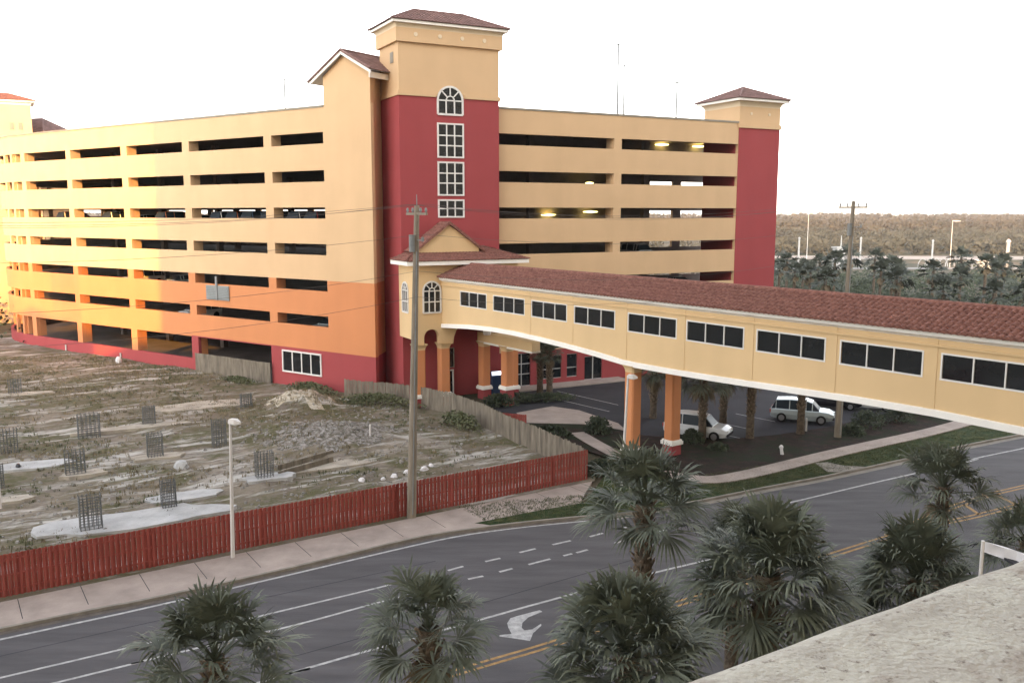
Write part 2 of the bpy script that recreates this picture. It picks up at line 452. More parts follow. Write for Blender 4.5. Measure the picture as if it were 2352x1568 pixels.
RD = Vector((0.852, 0.523, 0))
kerb_l = smoothpts([G(0, 1451) - RD * 34] + px([(0, 1451), (324, 1386), (663, 1311), (936, 1245), (1060, 1223), (1200, 1205), (1340, 1191), (1480, 1178), (1600, 1156), (1748, 1126), (1906, 1096), (2087, 1057), (2352, 1000)]) + [G(2352, 1000) + Vector((0.88, 0.47, 0)) * 60], 6)
near = [Vector((-52, -11, 0)), Vector((-30, 2.0, 0)), Vector((0, 19.0, 0)), Vector((16, 29.2, 0)), Vector((40, 43, 0)), Vector((92, 70, 0))]
flat('road', list(kerb_l) + list(reversed(near)), 0.004, 'asphalt')
mb = MB()
ribbon(mb, [p for p in kerb_l if p.x < 5.2], 0.30, 0.010, 'gutter', side=-0.15)
ribbon(mb, [p for p in kerb_l if p.x > 4.4], 0.42, 0.010, 'kerb', side=-0.21)
struct(mb, 'gutter')
mb = MB()
ribbon(mb, kerb_l, 0.16, 0.135, 'kerb', side=0.08, z0=-0.02)
ribbon(mb, near, 0.16, 0.135, 'kerb', side=-0.08, z0=-0.02)
struct(mb, 'kerb')
road = bpy.data.objects['road']

def line(pts, wdt, m, name='lane_line'):
    mb = MB(); ribbon(mb, pts, wdt, 0.0085, m)
    return mb.build(name, parent=road)
line(smoothpts([G(0, 1468) - RD * 30] + px([(0, 1468), (338, 1395), (663, 1320), (1003, 1241), (1170, 1214), (1346, 1196), (1430, 1190)])), 0.15, 'paint_white', 'edge_line')
line(smoothpts(px([(1740, 1169), (1809, 1155), (2030, 1103), (2236, 1057), (2352, 1029)]) + [G(2352, 1029) + Vector((0.88, 0.47, 0)) * 55]), 0.15, 'paint_white', 'edge_line')
line(smoothpts([G(0, 1556) - RD * 28] + px([(0, 1556), (319, 1481), (665, 1398), (853, 1353), (940, 1331)])), 0.13, 'paint_white')
line(smoothpts([G(133, 1566) - RD * 28] + px([(133, 1566), (321, 1519), (665, 1438), (840, 1391), (960, 1359)])), 0.13, 'paint_white')
line(smoothpts([G(608, 1563) - RD * 20] + px([(608, 1563), (667, 1545), (891, 1481), (1123, 1417), (1241, 1384), (1470, 1323), (1640, 1282)])), 0.14, 'paint_white')
for a, b in (((1029, 1309.6), (1064, 1300)), ((1114.7, 1289), (1149, 1281.5)), ((1193, 1268.5), (1230, 1259.5)), ((1269, 1250.5), (1311, 1241)), ((1354.6, 1232), (1384.6, 1224)), ((1416, 1216), (1440, 1210)),
             ((1075, 1329.5), (1110, 1322.5)), ((1147, 1313), (1177, 1305)), ((1214, 1296), (1264, 1283)), ((1294, 1276), (1314, 1271)), ((1324, 1269), (1350, 1262)), ((1412, 1247), (1436, 1240)), ((1500, 1224), (1530, 1216))):
    line([G(*a), G(*b)], 0.15, 'paint_white', 'lane_dash')
for off in (0.16, -0.16):
    mb = MB()
    ribbon(mb, smoothpts([G(1016, 1556) - RD * 20] + px([(1016, 1553), (1265, 1479), (1600, 1372), (1850, 1293), (2100, 1216), (2236, 1186), (2352, 1157)]) + [G(2352, 1157) + Vector((0.88, 0.47, 0)) * 30]), 0.14, 0.0085, 'paint_yellow', side=off)
    mb.build('centre_line', parent=road)
    mb = MB()
    ribbon(mb, smoothpts(px([(2040, 1230), (2132, 1188), (2200, 1160), (2290, 1132), (2352, 1117)]) + [G(2352, 1117) + Vector((0.88, 0.47, 0)) * 40]), 0.14, 0.0085, 'paint_yellow', side=off)
    mb.build('centre_line', parent=road)
mb = MB()
for a, b in (((2150, 1184), (2172, 1200)), ((2215, 1158), (2250, 1182)), ((2290, 1136), (2335, 1160))):
    ribbon(mb, [G(*a), G(*b)], 0.2, 0.0085, 'paint_yellow')
mb.build('median_hatching', parent=road)
mb = MB()
arrow = [(1190, 845), (1218, 860), (1080, 915), (1020, 970), (1012, 1020), (1040, 1045), (1120, 1035), (1205, 980), (1208, 998), (1125, 1075), (1095, 1150), (930, 1125), (790, 1107), (793, 1093), (912, 1080), (880, 1020), (868, 975), (900, 925), (960, 905)]
mb.face([Vector((*G(964.7 + x * .2307, 1205.8 + y * .2307)[:2], 0.0085)) for x, y in arrow], 'paint_white')
mb.build('turn_arrow', parent=road)

# worn patch joints in the asphalt
mb = MB()
for pts in (px([(-60, 1520), (330, 1432), (700, 1352), (1000, 1288)]), px([(300, 1600), (700, 1500), (1150, 1372), (1500, 1272)])):
    ribbon(mb, smoothpts(pts), 0.05, 0.0062, 'asphalt_dark')
mb.build('tar_seam', parent=road)

# left pavement between kerb and red fence
FE0 = Vector((-21.1, 35.1, 0)); FE1 = Vector((4.43, 51.75, 0)); FD = (FE1 - FE0).normalized(); FN = Vector((-FD.y, FD.x, 0))
kl = [p for p in kerb_l if p.x < 3.6]
def inset(pts, s):
    out = []
    for i, p in enumerate(pts):
        a = pts[max(0, i - 1)]; b = pts[min(len(pts) - 1, i + 1)]
        t = (b - a).normalized(); out.append(p + Vector((-t.y, t.x, 0)) * s)
    return out
klo = inset(kl, 0.16)
far = [FE1 - FN * 0.55, FE0 - FN * 0.55, FE0 - FD * 36 - FN * 0.55]
flat('sidewalk', klo + far, 0.125, 'sidewalk', -0.02)
far2 = [FE1 + FD * 1.2 + FN * 0.6, FE0 - FD * 36 + FN * 0.6, FE0 - FD * 36 - FN * 0.55, FE1 + FD * .2 - FN * 0.55]
flat('dirt_strip', far2, 0.10, 'lot')
sw = bpy.data.objects['sidewalk']
mb = MB()
for i in range(-9, 15):
    c = FE0 + FD * (i * 2.35 + 0.6)
    ribbon(mb, [c - FN * 0.58, c - FN * 2.75], 0.03, 0.129, 'asphalt_dark')
mb.build('expansion_joint', parent=sw)

# right pavement, verge, planting bed, parking
verge = px([(1090, 1206), (1220, 1180), (1345, 1158), (1385, 1100), (1390, 1062), (1420, 1062), (1560, 1100), (1700, 1090), (1900, 1038), (2100, 995), (2260, 935), (2420, 880)])
kr = inset([p for p in kerb_l if p.x > -1.2 and p.x < 70], 0.16)
flat('verge', verge + [Vector((72, 78, 0))] + list(reversed(kr)), 0.128, 'verge')
bed = px([(1205, 975), (1340, 978), (1420, 990), (1480, 1004), (1560, 1010), (1680, 1012), (1780, 1003), (1900, 985), (2000, 962), (2130, 930), (2260, 890), (2420, 850), (2500, 870), (2260, 940), (2180, 974), (2100, 998), (2000, 1019), (1900, 1041), (1800, 1067), (1700, 1094), (1620, 1106), (1560, 1112), (1420, 1066), (1345, 1038), (1250, 1005)])
flat('planting_bed', bed, 0.15, 'mulch')
mb = MB()
walk_r = smoothpts(px([(1575, 1103), (1640, 1107), (1720, 1094), (1800, 1075), (1900, 1050), (2000, 1027), (2100, 1005), (2180, 985), (2240, 966), (2330, 930), (2480, 880)]))
ribbon(mb, walk_r, 1.35, 0.19, 'sidewalk', z0=0.0)
struct(mb, 'sidewalk')
mb = MB()
ribbon(mb, smoothpts(px([(1325, 998), (1380, 1030), (1440, 1060), (1510, 1085), (1590, 1108)])), 1.1, 0.18, 'sidewalk', z0=0.0)
struct(mb, 'footpath')
mb = MB()
inl = [G(x, y) for x, y in ((1872, 1068), (1900, 1066), (1935, 1074), (1985, 1077), (1935, 1090), (1900, 1088))]
mb.prism([(p.x, p.y) for p in inl], 0.1, 0.16, 'kerb')
struct(mb, 'inlet_apron')
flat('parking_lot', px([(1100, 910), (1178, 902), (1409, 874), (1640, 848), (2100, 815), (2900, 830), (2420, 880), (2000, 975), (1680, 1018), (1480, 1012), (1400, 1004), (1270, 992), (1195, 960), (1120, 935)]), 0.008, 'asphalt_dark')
pk = bpy.data.objects['parking_lot']
mb = MB()
for a, b in (((1640, 968), (1720, 985)), ((1690, 950), (1780, 968)), ((1600, 985), (1700, 1006)), ((1230, 905), (1400, 945)), ((1280, 898), (1420, 930))):
    ribbon(mb, [G(*a), G(*b)], 0.1, 0.0125, 'paint_white')
mb.build('bay_line', parent=pk)
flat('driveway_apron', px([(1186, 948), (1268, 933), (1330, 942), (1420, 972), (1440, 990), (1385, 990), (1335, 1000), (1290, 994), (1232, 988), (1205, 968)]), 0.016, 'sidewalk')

# construction lot: bumpy ground between the red fence and the garage
LWP = Vector((-15.1, 77.8, 0)); LWD = Vector((-0.8251, 0.5650, 0)); LWN = Vector((-0.5650, -0.8251, 0))
WF = [Vector(p + (0,)) for p in ((-14.3, 75.2), (-11.0, 73.9), (-7.9, 72.3), (-4.67, 69.3), (-2.3, 65.6), (-0.8, 62.3), (1.85, 57.6), (4.2, 53.0), (4.45, 51.9))]
ARC_S, ARC_R = 51.5, 22.0
ARC_C = LWP + LWD * ARC_S - LWN * ARC_R
MOUNDS = [(G(690, 935), 3.2, 1.35), (G(765, 1015), 4.6, 1.0), (G(640, 985), 3.2, 0.4), (G(250, 870), 6, 0.3), (G(900, 1015), 4, 0.3), (G(560, 1090), 3.0, 0.3), (G(430, 1000), 4, 0.25)]
def lot_h(x, y):
    h = 0.06 + 0.16 * (mnoise.noise((x * .25, y * .25, 0)) + .3) + 0.09 * mnoise.noise((x * .9, y * .9, 3)) + 0.05 * mnoise.noise((x * 2.3, y * 2.3, 6))
    for c, r, a in MOUNDS:
        d2 = ((x - c.x) ** 2 + (y - c.y) ** 2) / (r * r)
        if d2 < 4: h += a * math.exp(-d2 * 1.6) * (1 + 0.35 * mnoise.noise((x * 1.3, y * 1.3, 9)))
    return max(0.03, h)
def in_lot(x, y, pad=0.0):
    p = Vector((x, y, 0))
    q = p - FE0
    if q.dot(FN) < 0.35 or q.dot(FD) < -40: return False
    r = p - LWP
    s, o = r.dot(LWD), r.dot(LWN)
    if s < ARC_S:
        if o < 0.05 - pad and s > -6: return False
    elif (p - ARC_C).length < ARC_R + 0.05 - pad: return False
    if s > 100: return False
    for i in range(len(WF) - 1):
        a, b = WF[i], WF[i + 1]
        if b.y <= y <= a.y:
            t = (a.y - y) / (a.y - b.y)
            if x > a.x + (b.x - a.x) * t + pad * .5: return False
            return True
    if y > 75.2 and x > -14.0 + pad: return False
    return True
mb = MB()
step = 0.55
na, nb_ = int(75 / step), int(90 / step)
base = FE0 - FD * 40
idx = {}
for i in range(int(78 / step)):
    for j in range(int(95 / step)):
        c = base + FD * ((i + .5) * step) + FN * (0.3 + (j + .5) * step)
        if not in_lot(c.x, c.y, 0.6): continue
        q = []
        for di, dj in ((0, 0), (1, 0), (1, 1), (0, 1)):
            k = (i + di, j + dj)
            if k not in idx:
                v = base + FD * (k[0] * step) + FN * (0.3 + k[1] * step)
                idx[k] = len(mb.v); mb.v.append((v.x, v.y, lot_h(v.x, v.y)))
            q.append(idx[k])
        mm = 'lot'; jit = mnoise.noise((c.x * .8, c.y * .8, 77)) * 1.6
        d1, d2_ = (Vector((c.x, c.y, 0)) - G(690, 932)).length + jit, (Vector((c.x, c.y, 0)) - G(765, 1012)).length + jit * 1.3
        if d1 < 2.5: mm = 'mound_sand'
        elif d2_ < 4.3: mm = 'grey_rubble'
        mb.f.append(tuple(q)); mb.m.append(mb.mi(mm))
struct(mb, 'construction_lot', smooth=True, recalc=False)
# distant pavement strips beyond the palm grove
mb = MB()
ribbon(mb, [Vector((70, 332, 0)), Vector((200, 322, 0)), Vector((420, 300, 0))], 26, 0.02, 'pale_road')
ribbon(mb, [Vector((60, 262, 0)), Vector((180, 262, 0)), Vector((320, 250, 0))], 7, 0.025, 'pale_road')
struct(mb, 'far_road')

# ------------------------------------------------------------------ the garage
gar = empty('parking_garage', (-15, 95, 0), 0, 'cream, orange and red multi-storey parking garage with tile-roofed towers and long open decks', 'parking garage')
gar_inv = Vector((-15, 95, 0))
def wloc(o):
    v = Vector(o.location)
    if o.parent is not None: v = v + o.matrix_parent_inverse.translation + wloc(o.parent)
    return v
def part(mb, name, parent=None, smooth=False, label=None, recalc=True):
    """a part built at its place in the world, hung under its thing"""
    o = mb.build(name, smooth=smooth, recalc=recalc)
    par = parent if parent is not None else gar
    o.parent = par
    o.matrix_parent_inverse = Matrix.Translation(-wloc(par))
    if label: o['label'] = label
    return o
ROWS = [21.72, 18.50, 15.33, 12.15, 8.98, 5.80]
OH = 0.97
SLABS = [20.62, 17.45, 14.25, 11.1, 7.9, 4.75]

def LF(s, o, z):
    if s <= ARC_S:
        p = LWP + LWD * s + LWN * o
    else:
        th = R(235.6) - (s - ARC_S) / ARC_R
        p = ARC_C + Vector((math.cos(th), math.sin(th), 0)) * (ARC_R + o)
    return Vector((p.x, p.y, z))
S_END = ARC_S + ARC_R * R(118)
bays = [(1.32, 7.92), (8.95, 19.8), (20.85, 30.15), (31.2, 40.75), (41.7, 50.5), (51.4, 53.5), (54.0, 55.7)]
s = 56.3
while s < S_END - 9:
    bays.append((s, s + 9.55)); s += 10.6
opens = [(a, b, z, z + OH) for z in ROWS for a, b in bays]
opens += [(8.95, 19.8, 0.0, 3.55)] + [(a, b, 1.3, 3.55) for a, b in bays[2:]] + [(2.40, 7.30, 1.42, 3.25)]
def lmat(s, z):
    if z < 1.3: return 'red'
    if z < 3.65: return 'red' if s < 21 else 'orange'
    return 'orange' if z < 9.93 else 'cream'
ss = [-4.25, 1.15] + [ARC_S + i * 1.5 for i in range(int((S_END - ARC_S) / 1.5) + 1)] + [S_END]
mb = MB(); wall_grid(mb, LF, ss, [0, 1.3, 3.65, 9.93, 24.75], opens, lmat, 0.35)
# deep piers behind the facade between the openings
pier_s = [1.05, 8.43, 20.32, 30.67, 41.22, 50.95, 53.75] + [66.4 + 10.6 * k for k in range(5)]
for p in pier_s:
    if p > S_END - 1: break
    for (z0, z1) in [(z - 0.02, z + OH + 0.02) for z in ROWS] + [(1.28, 3.57)]:
        if z0 < 2 and p < 8: continue
        mb.hexa([LF(p - .48, -.36, z0), LF(p + .48, -.36, z0), LF(p + .48, -1.15, z0), LF(p - .48, -1.15, z0)] + [LF(p - .48, -.36, z1), LF(p + .48, -.36, z1), LF(p + .48, -1.15, z1), LF(p - .48, -1.15, z1)], lmat(p, z0 + .5) if z0 > 3 else 'orange')
part(mb, 'facade_wall')
mb = MB()
sc = [1.2 + i * (ARC_S - 1.2) / 8 for i in range(9)] + ss[3:]
mb.grid([[LF(a, 0.06, 24.75) for a in sc], [LF(a, 0.06, 24.93) for a in sc], [LF(a, -.42, 24.93) for a in sc], [LF(a, -.42, 24.75) for a in sc]], 'coping')
part(mb, 'parapet_coping')

# right wing
RD2 = Vector((0.8877, 0.4603, 0)); RN2 = Vector((0.4603, -0.8877, 0)); RA = Vector((-1.24, 79.77, 0))
RF = frame(RA, RD2, RN2)
RB = [(-1.0, 12.15), (12.98, 27.05)]
ropen = [(a, b, z, z + OH) for z in ROWS for a, b in RB]
ropen += [(1.5, 3.3, 0.12, 3.15), (4.1, 6.6, 0.55, 2.75), (7.2, 8.3, 0.55, 2.75), (9.15, 11.1, 0.12, 2.35), (4.0, 9.0, 3.35, 4.9)]
def rmat(s, z): return 'red' if z < 3.3 else 'cream'
mb = MB(); wall_grid(mb, RF, [-1.0, 27.1], [0, 3.3, 24.75], ropen, rmat, 0.35)
for z in ROWS: fbox(mb, RF, 12.12, 13.01, -0.36, -1.3, z - .02, z + OH + .02, 'cream')
part(mb, 'facade_wall')
mb = MB(); fbox(mb, RF, -0.8, 27.05, 0.06, -0.42, 24.75, 24.93, 'coping'); part(mb, 'parapet_coping')

# decks, back walls, inner columns
BK = 34.0
arc_pts = [LF(a, -0.5, 0) for a in [-1.5, 25, 50] + ss[3:]]
e1 = LF(S_END, -0.5, 0); e2 = LWP + LWD * 3.0 - LWN * BK
Rbk = 10.5
lpoly = [(p.x, p.y) for p in arc_pts] + [(e2.x, e2.y)]
rpoly = [tuple(RF(a, o, 0)[:2]) for a, o in ((-2, -0.5), (31.5, -0.5), (31.5, -Rbk), (-6, -Rbk))]
for zt in SLABS + [23.8]:
    mb = MB()
    for poly in (lpoly, rpoly):
        d = 0.0 if poly is lpoly else 0.012
        t = [(x, y, zt - d) for x, y in poly]; bt = [(x, y, zt - .35 + d) for x, y in poly]
        mb.face(t, 'dark_conc'); mb.face(list(reversed(bt)), 'dark_conc')
    part(mb, 'floor_slab', recalc=False)
mb = MB(); mb.face([(x, y, 0.03) for x, y in lpoly], 'dark_conc'); mb.face([(x, y, 0.035) for x, y in rpoly], 'dark_conc')
part(mb, 'floor_slab', recalc=False)
# back wall of the curved wing
bd = (e2 - e1); bl = bd.length; bd = bd / bl; bn = Vector((-bd.y, bd.x, 0))
if bn.dot(LWN) > 0: bn = -bn
BF = frame(e1, bd, bn)
bo = []
a = 1.0
while a + 9 < bl - 4:
    bo += [(a, a + 9.6, z, z + OH) for z in ROWS]; a += 10.6
mb = MB(); wall_grid(mb, BF, [0, bl], [0, 24.75], bo, lambda s, z: 'cream', 0.35); part(mb, 'rear_wall')
RBF = frame(RF(0, -Rbk, 0), RD2, -RN2)
mb = MB(); wall_grid(mb, RBF, [-10, 32], [0, 24.75], [(a, b, z0, z1) for a, b in ((23.7, 26.85), (27.95, 31.9)) for z0, z1 in ((18.4, 19.25), (15.2, 16.1), (12.1, 12.9), (9.0, 9.8), (22.2, 22.42))], lambda s, z: 'cream', 0.35)
fbox(mb, RF, -8.0, 13.0, -8.9, -9.2, 0, 24, 'dark_conc')
part(mb, 'rear_wall')
cols = MB()
for sx in pier_s[1:6]:
    for o in (-11.5, -22.5):
        c = LF(sx, o, 0); cols = MB()
        cols.box((c.x, c.y, 11.9), (.6, .6, 23.4), 'dark_conc', R(-34.4)); part(cols, 'deck_column')
    for zt in SLABS: pass
for sx in (6.5, 20):
    c = RF(sx, -6.0, 0); cols = MB(); cols.box((c.x, c.y, 11.9), (.6, .6, 23.4), 'dark_conc', R(27.4)); part(cols, 'deck_column')

def arched_window(F, s0, s1, z0, zs, o, parent, bars=3, name='arched_window', rows=(0.45,), fan=True, t=0.09):
    """Window with a round head: white frame and bars over dark glass."""
    mb = MB(); r = (s1 - s0) / 2; c = (s0 + s1) / 2
    N = 14
    pts = [(s0, z0), (s1, z0)] + [(c + r * math.cos(math.pi * i / N), zs + r * math.sin(math.pi * i / N)) for i in range(N + 1)]
    mb.face([F(a, o + .02, z) for a, z in pts], 'glass')
    outer = pts + [pts[0]]
    def bar(a, b, wd=t):
        A, B = Vector((a[0], a[1], 0)), Vector((b[0], b[1], 0)); d = (B - A).normalized(); n = Vector((-d.y, d.x, 0)) * wd / 2
        q = [A + n, A - n, B - n, B + n]
        mb.hexa([F(v.x, o + .01, v.y) for v in q] + [F(v.x, o + .09, v.y) for v in q], 'white_frame')
    for i in range(len(outer) - 1): bar(outer[i], outer[i + 1], t * 1.25)
    for k in range(1, bars): bar((s0 + 2 * r * k / bars, z0), (s0 + 2 * r * k / bars, zs), t * .8)
    bar((s0, zs), (s1, zs), t * .8)
    for f in rows: bar((s0, z0 + (zs - z0) * f), (s1, z0 + (zs - z0) * f), t * .8)
    if fan:
        for ang in (45, 135, 90): bar((c + .28 * r * math.cos(R(ang)), zs + .28 * r * math.sin(R(ang))), (c + r * math.cos(R(ang)), zs + r * math.sin(R(ang))), t * .7)
        for i in range(6):
            a, b = math.pi * i / 6, math.pi * (i + 1) / 6
            bar((c + .33 * r * math.cos(a), zs + .33 * r * math.sin(a)), (c + .33 * r * math.cos(b), zs + .33 * r * math.sin(b)), t * .7)
    return part(mb, name, parent)

def grid_window(F, s0, s1, z0, z1, o, parent, nx=3, rows=(), name='window', t=0.09, fr='white_frame'):
    mb = MB()
    mb.face([F(s0, o + .02, z0), F(s1, o + .02, z0), F(s1, o + .02, z1), F(s0, o + .02, z1)], 'glass')
    fbox(mb, F, s0 - t, s1 + t, o, o + .1, z0 - t, z0, fr); fbox(mb, F, s0 - t, s1 + t, o, o + .1, z1, z1 + t, fr)
    fbox(mb, F, s0 - t, s0, o, o + .1, z0, z1, fr); fbox(mb, F, s1, s1 + t, o, o + .1, z0, z1, fr)
    for k in range(1, nx):
        c = s0 + (s1 - s0) * k / nx; fbox(mb, F, c - t * .4, c + t * .4, o + .01, o + .08, z0, z1, fr)
    for f in rows:
        c = z0 + (z1 - z0) * f; fbox(mb, F, s0, s1, o + .01, o + .075, c - t * .4, c + t * .4, fr)
    return part(mb, name, parent)

def cove(mb, F, s0, s1, o0, o1, z0, z1, out, m, n=6):
    """flaring eave: the rectangle s0..s1 x o0..o1 swells outward by `out` between z0 and z1."""
    rows = []
    for i in range(n + 1):
        t = i / n; g = out * (1 - math.cos(t * math.pi / 2)); z = z0 + (z1 - z0) * math.sin(t * math.pi / 2)
        rows.append([F(s0 - g, o0 + g, z), F(s1 + g, o0 + g, z), F(s1 + g, o1 - g, z), F(s0 - g, o1 - g, z)])
    mb.grid(rows, m, close=True)

# left end block with a gable
mb = MB()
GZ0, GZE, GZA = 24.75, 27.25, 28.95
gl, gr, ga = 1.15, -4.25, -1.45
mb.face([LF(gr, 0, GZ0), LF(gl, 0, GZ0), LF(gl, 0, GZE), LF(ga, 0, GZA), LF(gr, 0, GZE)], 'cream')
mb.face([LF(gl, 0, GZ0), LF(gl, -7, GZ0), LF(gl, -7, GZE), LF(gl, 0, GZE)], 'cream')
mb.face([LF(gr, -7, GZE), LF(gr, -7, GZ0), LF(gl, -7, GZ0), LF(gl, -7, GZE), LF(ga, -7, GZA)], 'cream')
# return wall down to the ground, banded like the facade
for z0, z1, m in ((0, 3.65, 'red'), (3.65, 9.93, 'orange'), (9.93, GZE, 'cream')):
    q_ = Vector((-11.22, 78.85, 0)); mb.face([LF(gr, 0, z0), LF(gr, 0, z1), Vector((q_.x, q_.y, z1)), Vector((q_.x, q_.y, z0))], m)
fbox(mb, LF, gr - .12, gr + .02, .1, -3.2, 26.75, 27.2, 'white')
gb = part(mb, 'gable_block')
mb = MB()
up = Vector((0, 0, 1))
for side, (se, ze) in ((1, (2.5, GZE - .5)), (-1, (-4.75, GZE + .05))):
    S0 = LF(se, .45, ze); T0 = LF(ga, .45, GZA + .12); E = LF(se, -7, ze)
    U = (E - S0); W = (T0 - S0)
    tile_slope(mb, S0, U, W, U.length, W.length, 0, 0, 'tile_grey')
    rk = (LF(0, .04, 0) - LF(0, 0, 0)) + up * .07; mb.tube([S0 + rk, T0 + rk], .10, 'tile_grey', 6)
    for f0, f1, m, h0, h1 in ((.46, .36, 'white', -.30, -.02),):
        mb.hexa([LF(se, f1, ze + h0), LF(ga, f1, GZA + .12 + h0), LF(ga, f0, GZA + .12 + h0), LF(se, f0, ze + h0), LF(se, f1, ze + h1), LF(ga, f1, GZA + .12 + h1), LF(ga, f0, GZA + .12 + h1), LF(se, f0, ze + h1)], m)
    mb.face([LF(se, .45, ze - .04), LF(ga, .45, GZA + .06), LF(ga, -7, GZA + .06), LF(se, -7, ze - .04)], 'white')
mb.tube([LF(ga, .5, GZA + .2), LF(ga, -7, GZA + .2)], .12, 'tile_grey', 6)
part(mb, 'tiled_roof', gb)
mb = MB()  # window low in the red base and the louvred panel on the orange band
grid_window(LF, 2.42, 7.28, 1.44, 3.23, .005, gar, nx=4, name='office_window', t=.13)
mb = MB(); fbox(mb, LF, 14.6, 18.0, .06, .14, 7.45, 8.85, 'louvre')
for k in range(8): fbox(mb, LF, 14.7, 16.2, .14, .2, 7.52 + k * .16, 7.60 + k * .16, 'steel'); fbox(mb, LF, 16.45, 17.9, .14, .2, 7.52 + k * .16, 7.60 + k * .16, 'steel')
fbox(mb, LF, 16.2, 16.45, .14, .24, 7.45, 9.75, 'steel')
part(mb, 'louvre_panel', label='grey double louvred panel on the orange band')
for s_, z_ in ((33.3, .4), (44.2, .4)):
    mb = MB(); c = LF(s_, .12, 0); mb.tube([(c.x, c.y, .1), (c.x, c.y, .75)], .09, 'lamp_white', 8)
    part(mb, 'downpipe_stub')

# stair tower
T0 = Vector((-9.20, 74.93, 0)); TF = frame(T0, RD2, RN2); TW, TD = 9.1, 4.5
mb = MB()
for z0, z1, m in ((0, 25.35, 'red'), (25.35, 29.5, 'cream')):
    for q in (((0, 0), (TW, 0)), ((TW, 0), (TW, -TD)), ((TW, -TD), (0, -TD)), ((0, -TD), (0, 0))):
        (a, b), (c, d) = q
        mb.face([TF(a, b, z0), TF(c, d, z0), TF(c, d, z1), TF(a, b, z1)], m)
st = part(mb, 'stair_tower')
mb = MB(); fbox(mb, TF, -.12, 3.24, .12, -TD - .1, 25.3, 25.62, 'cream'); fbox(mb, TF, 5.82, TW + .12, .12, -TD - .1, 25.3, 25.62, 'cream'); fbox(mb, TF, 3.24, 5.82, -.2, -TD - .1, 25.3, 25.62, 'cream'); part(mb, 'band_course', st)
mb = MB(); fbox(mb, TF, -.25, TW + .25, .25, -TD - .2, 29.5, 30.58, 'cream')
for k, a in enumerate((1.44, 3.57, 5.57, 7.61)):
    c = TF(a, .25, 30.12); mb.tube([c, TF(a, .30, 30.12)], .17, 'pale_cream', 14)
part(mb, 'frieze', st)
mb = MB(); cove(mb, TF, -.25, TW + .25, .25, -TD - .2, 30.58, 30.93, .3, 'pale_cream')
fbox(mb, TF, -.62, TW + .62, .62, -TD - .6, 30.91, 31.12, 'white'); part(mb, 'cornice', st)
mb = MB(); hip_roof(mb, TF, -.74, TW + .74, .74, -TD - .72, 31.13, 1.4, 'tile_grey', sub=4); part(mb, 'tiled_roof', st)
mb = MB(); fbox(mb, frame(T0, -RN2, -RD2), 1.1, 1.8, .0, .05, 28.0, 28.85, 'coping'); part(mb, 'vent_louvre', st)
arched_window(TF, 3.4, 5.66, 23.95, 25.08, 0.0, st, name='window', rows=(), t=.13)
for z0, z1, rw in ((20.52, 23.12, (.34, .66)), (17.38, 19.95, (.36, .68)), (15.55, 16.82, (.5,))):
    grid_window(TF, 3.45, 5.62, z0, z1, 0.0, st, 3, rw, t=.13)

# corner tower at the far right
mb = MB()
c0, c1 = 27.08, 32.5
for z0, z1, m in ((0, 24.35, 'red'), (24.35, 26.4, 'cream')):
    for q in (((c0, .06), (c1, .06)), ((c1, .06), (c1, -5.4)), ((c1, -5.4), (c0, -5.4)), ((c0, -5.4), (c0, .06))):
        (a, b), (c, d) = q
        mb.face([RF(a, b, z0), RF(c, d, z0), RF(c, d, z1), RF(a, b, z1)], m)
ct = part(mb, 'corner_tower')
mb = MB(); fbox(mb, RF, c0 - .1, c1 + .12, .2, -5.5, 24.3, 24.72, 'cream')
for a in (28.6, 31.0): mb.tube([RF(a, .06, 25.75), RF(a, .11, 25.75)], .15, 'pale_cream', 12)
part(mb, 'band_course', ct)
mb = MB(); cove(mb, RF, c0, c1, .06, -5.4, 26.4, 26.95, .5, 'pale_cream'); fbox(mb, RF, c0 - .62, c1 + .62, .68, -6.02, 26.93, 27.16, 'white'); part(mb, 'cornice', ct)
mb = MB(); hip_roof(mb, RF, c0 - .75, c1 + .75, .81, -6.15, 27.17, 1.5, 'tile_grey'); part(mb, 'tiled_roof', ct)

# far left tower and its low wing
FLF = frame(Vector((-69.4, 131.5, 0)), Vector((-0.83, -0.56, 0)), Vector((0.56, -0.83, 0)))
FLF = frame(Vector((-69.0, 132.0, 0)), Vector((-0.87, -0.49, 0)), Vector((0.49, -0.87, 0)))
mb = MB()
for q in (((0, 0), (8, 0)), ((8, 0), (8, -5)), ((8, -5), (0, -5)), ((0, -5), (0, 0))):
    (a, b), (c, d) = q
    mb.face([FLF(a, b, 0), FLF(c, d, 0), FLF(c, d, 31.4), FLF(a, b, 31.4)], 'cream')
ft = part(mb, 'stair_tower')
mb = MB(); cove(mb, FLF, 0, 8, 0, -5, 31.1, 31.5, .4, 'white', 3); fbox(mb, FLF, -.5, 8.5, .5, -5.5, 31.48, 31.68, 'white'); part(mb, 'cornice', ft)
mb = MB(); hip_roof(mb, FLF, -.6, 8.6, .6, -5.6, 31.7, 1.1, 'tile'); part(mb, 'tiled_roof', ft)
for a in (1.2, 2.3):
    mb = MB(); fbox(mb, FLF, a, a + .5, 0, .06, 27.6, 28.6, 'coping'); part(mb, 'vent_louvre', ft)
WFm = frame(Vector((-69.2, 135.5, 0)), Vector((-0.95, 0.31, 0)), Vector((-0.31, -0.95, 0)))
mb = MB(); fbox(mb, WFm, 0, 9, 0, -5, 0, 27.6, 'cream'); lw = part(mb, 'stair_wing')
mb = MB(); hip_roof(mb, WFm, -1.0, 11.5, 1.0, -6, 27.6, 2.3, 'tile_grey'); part(mb, 'tiled_roof', lw)

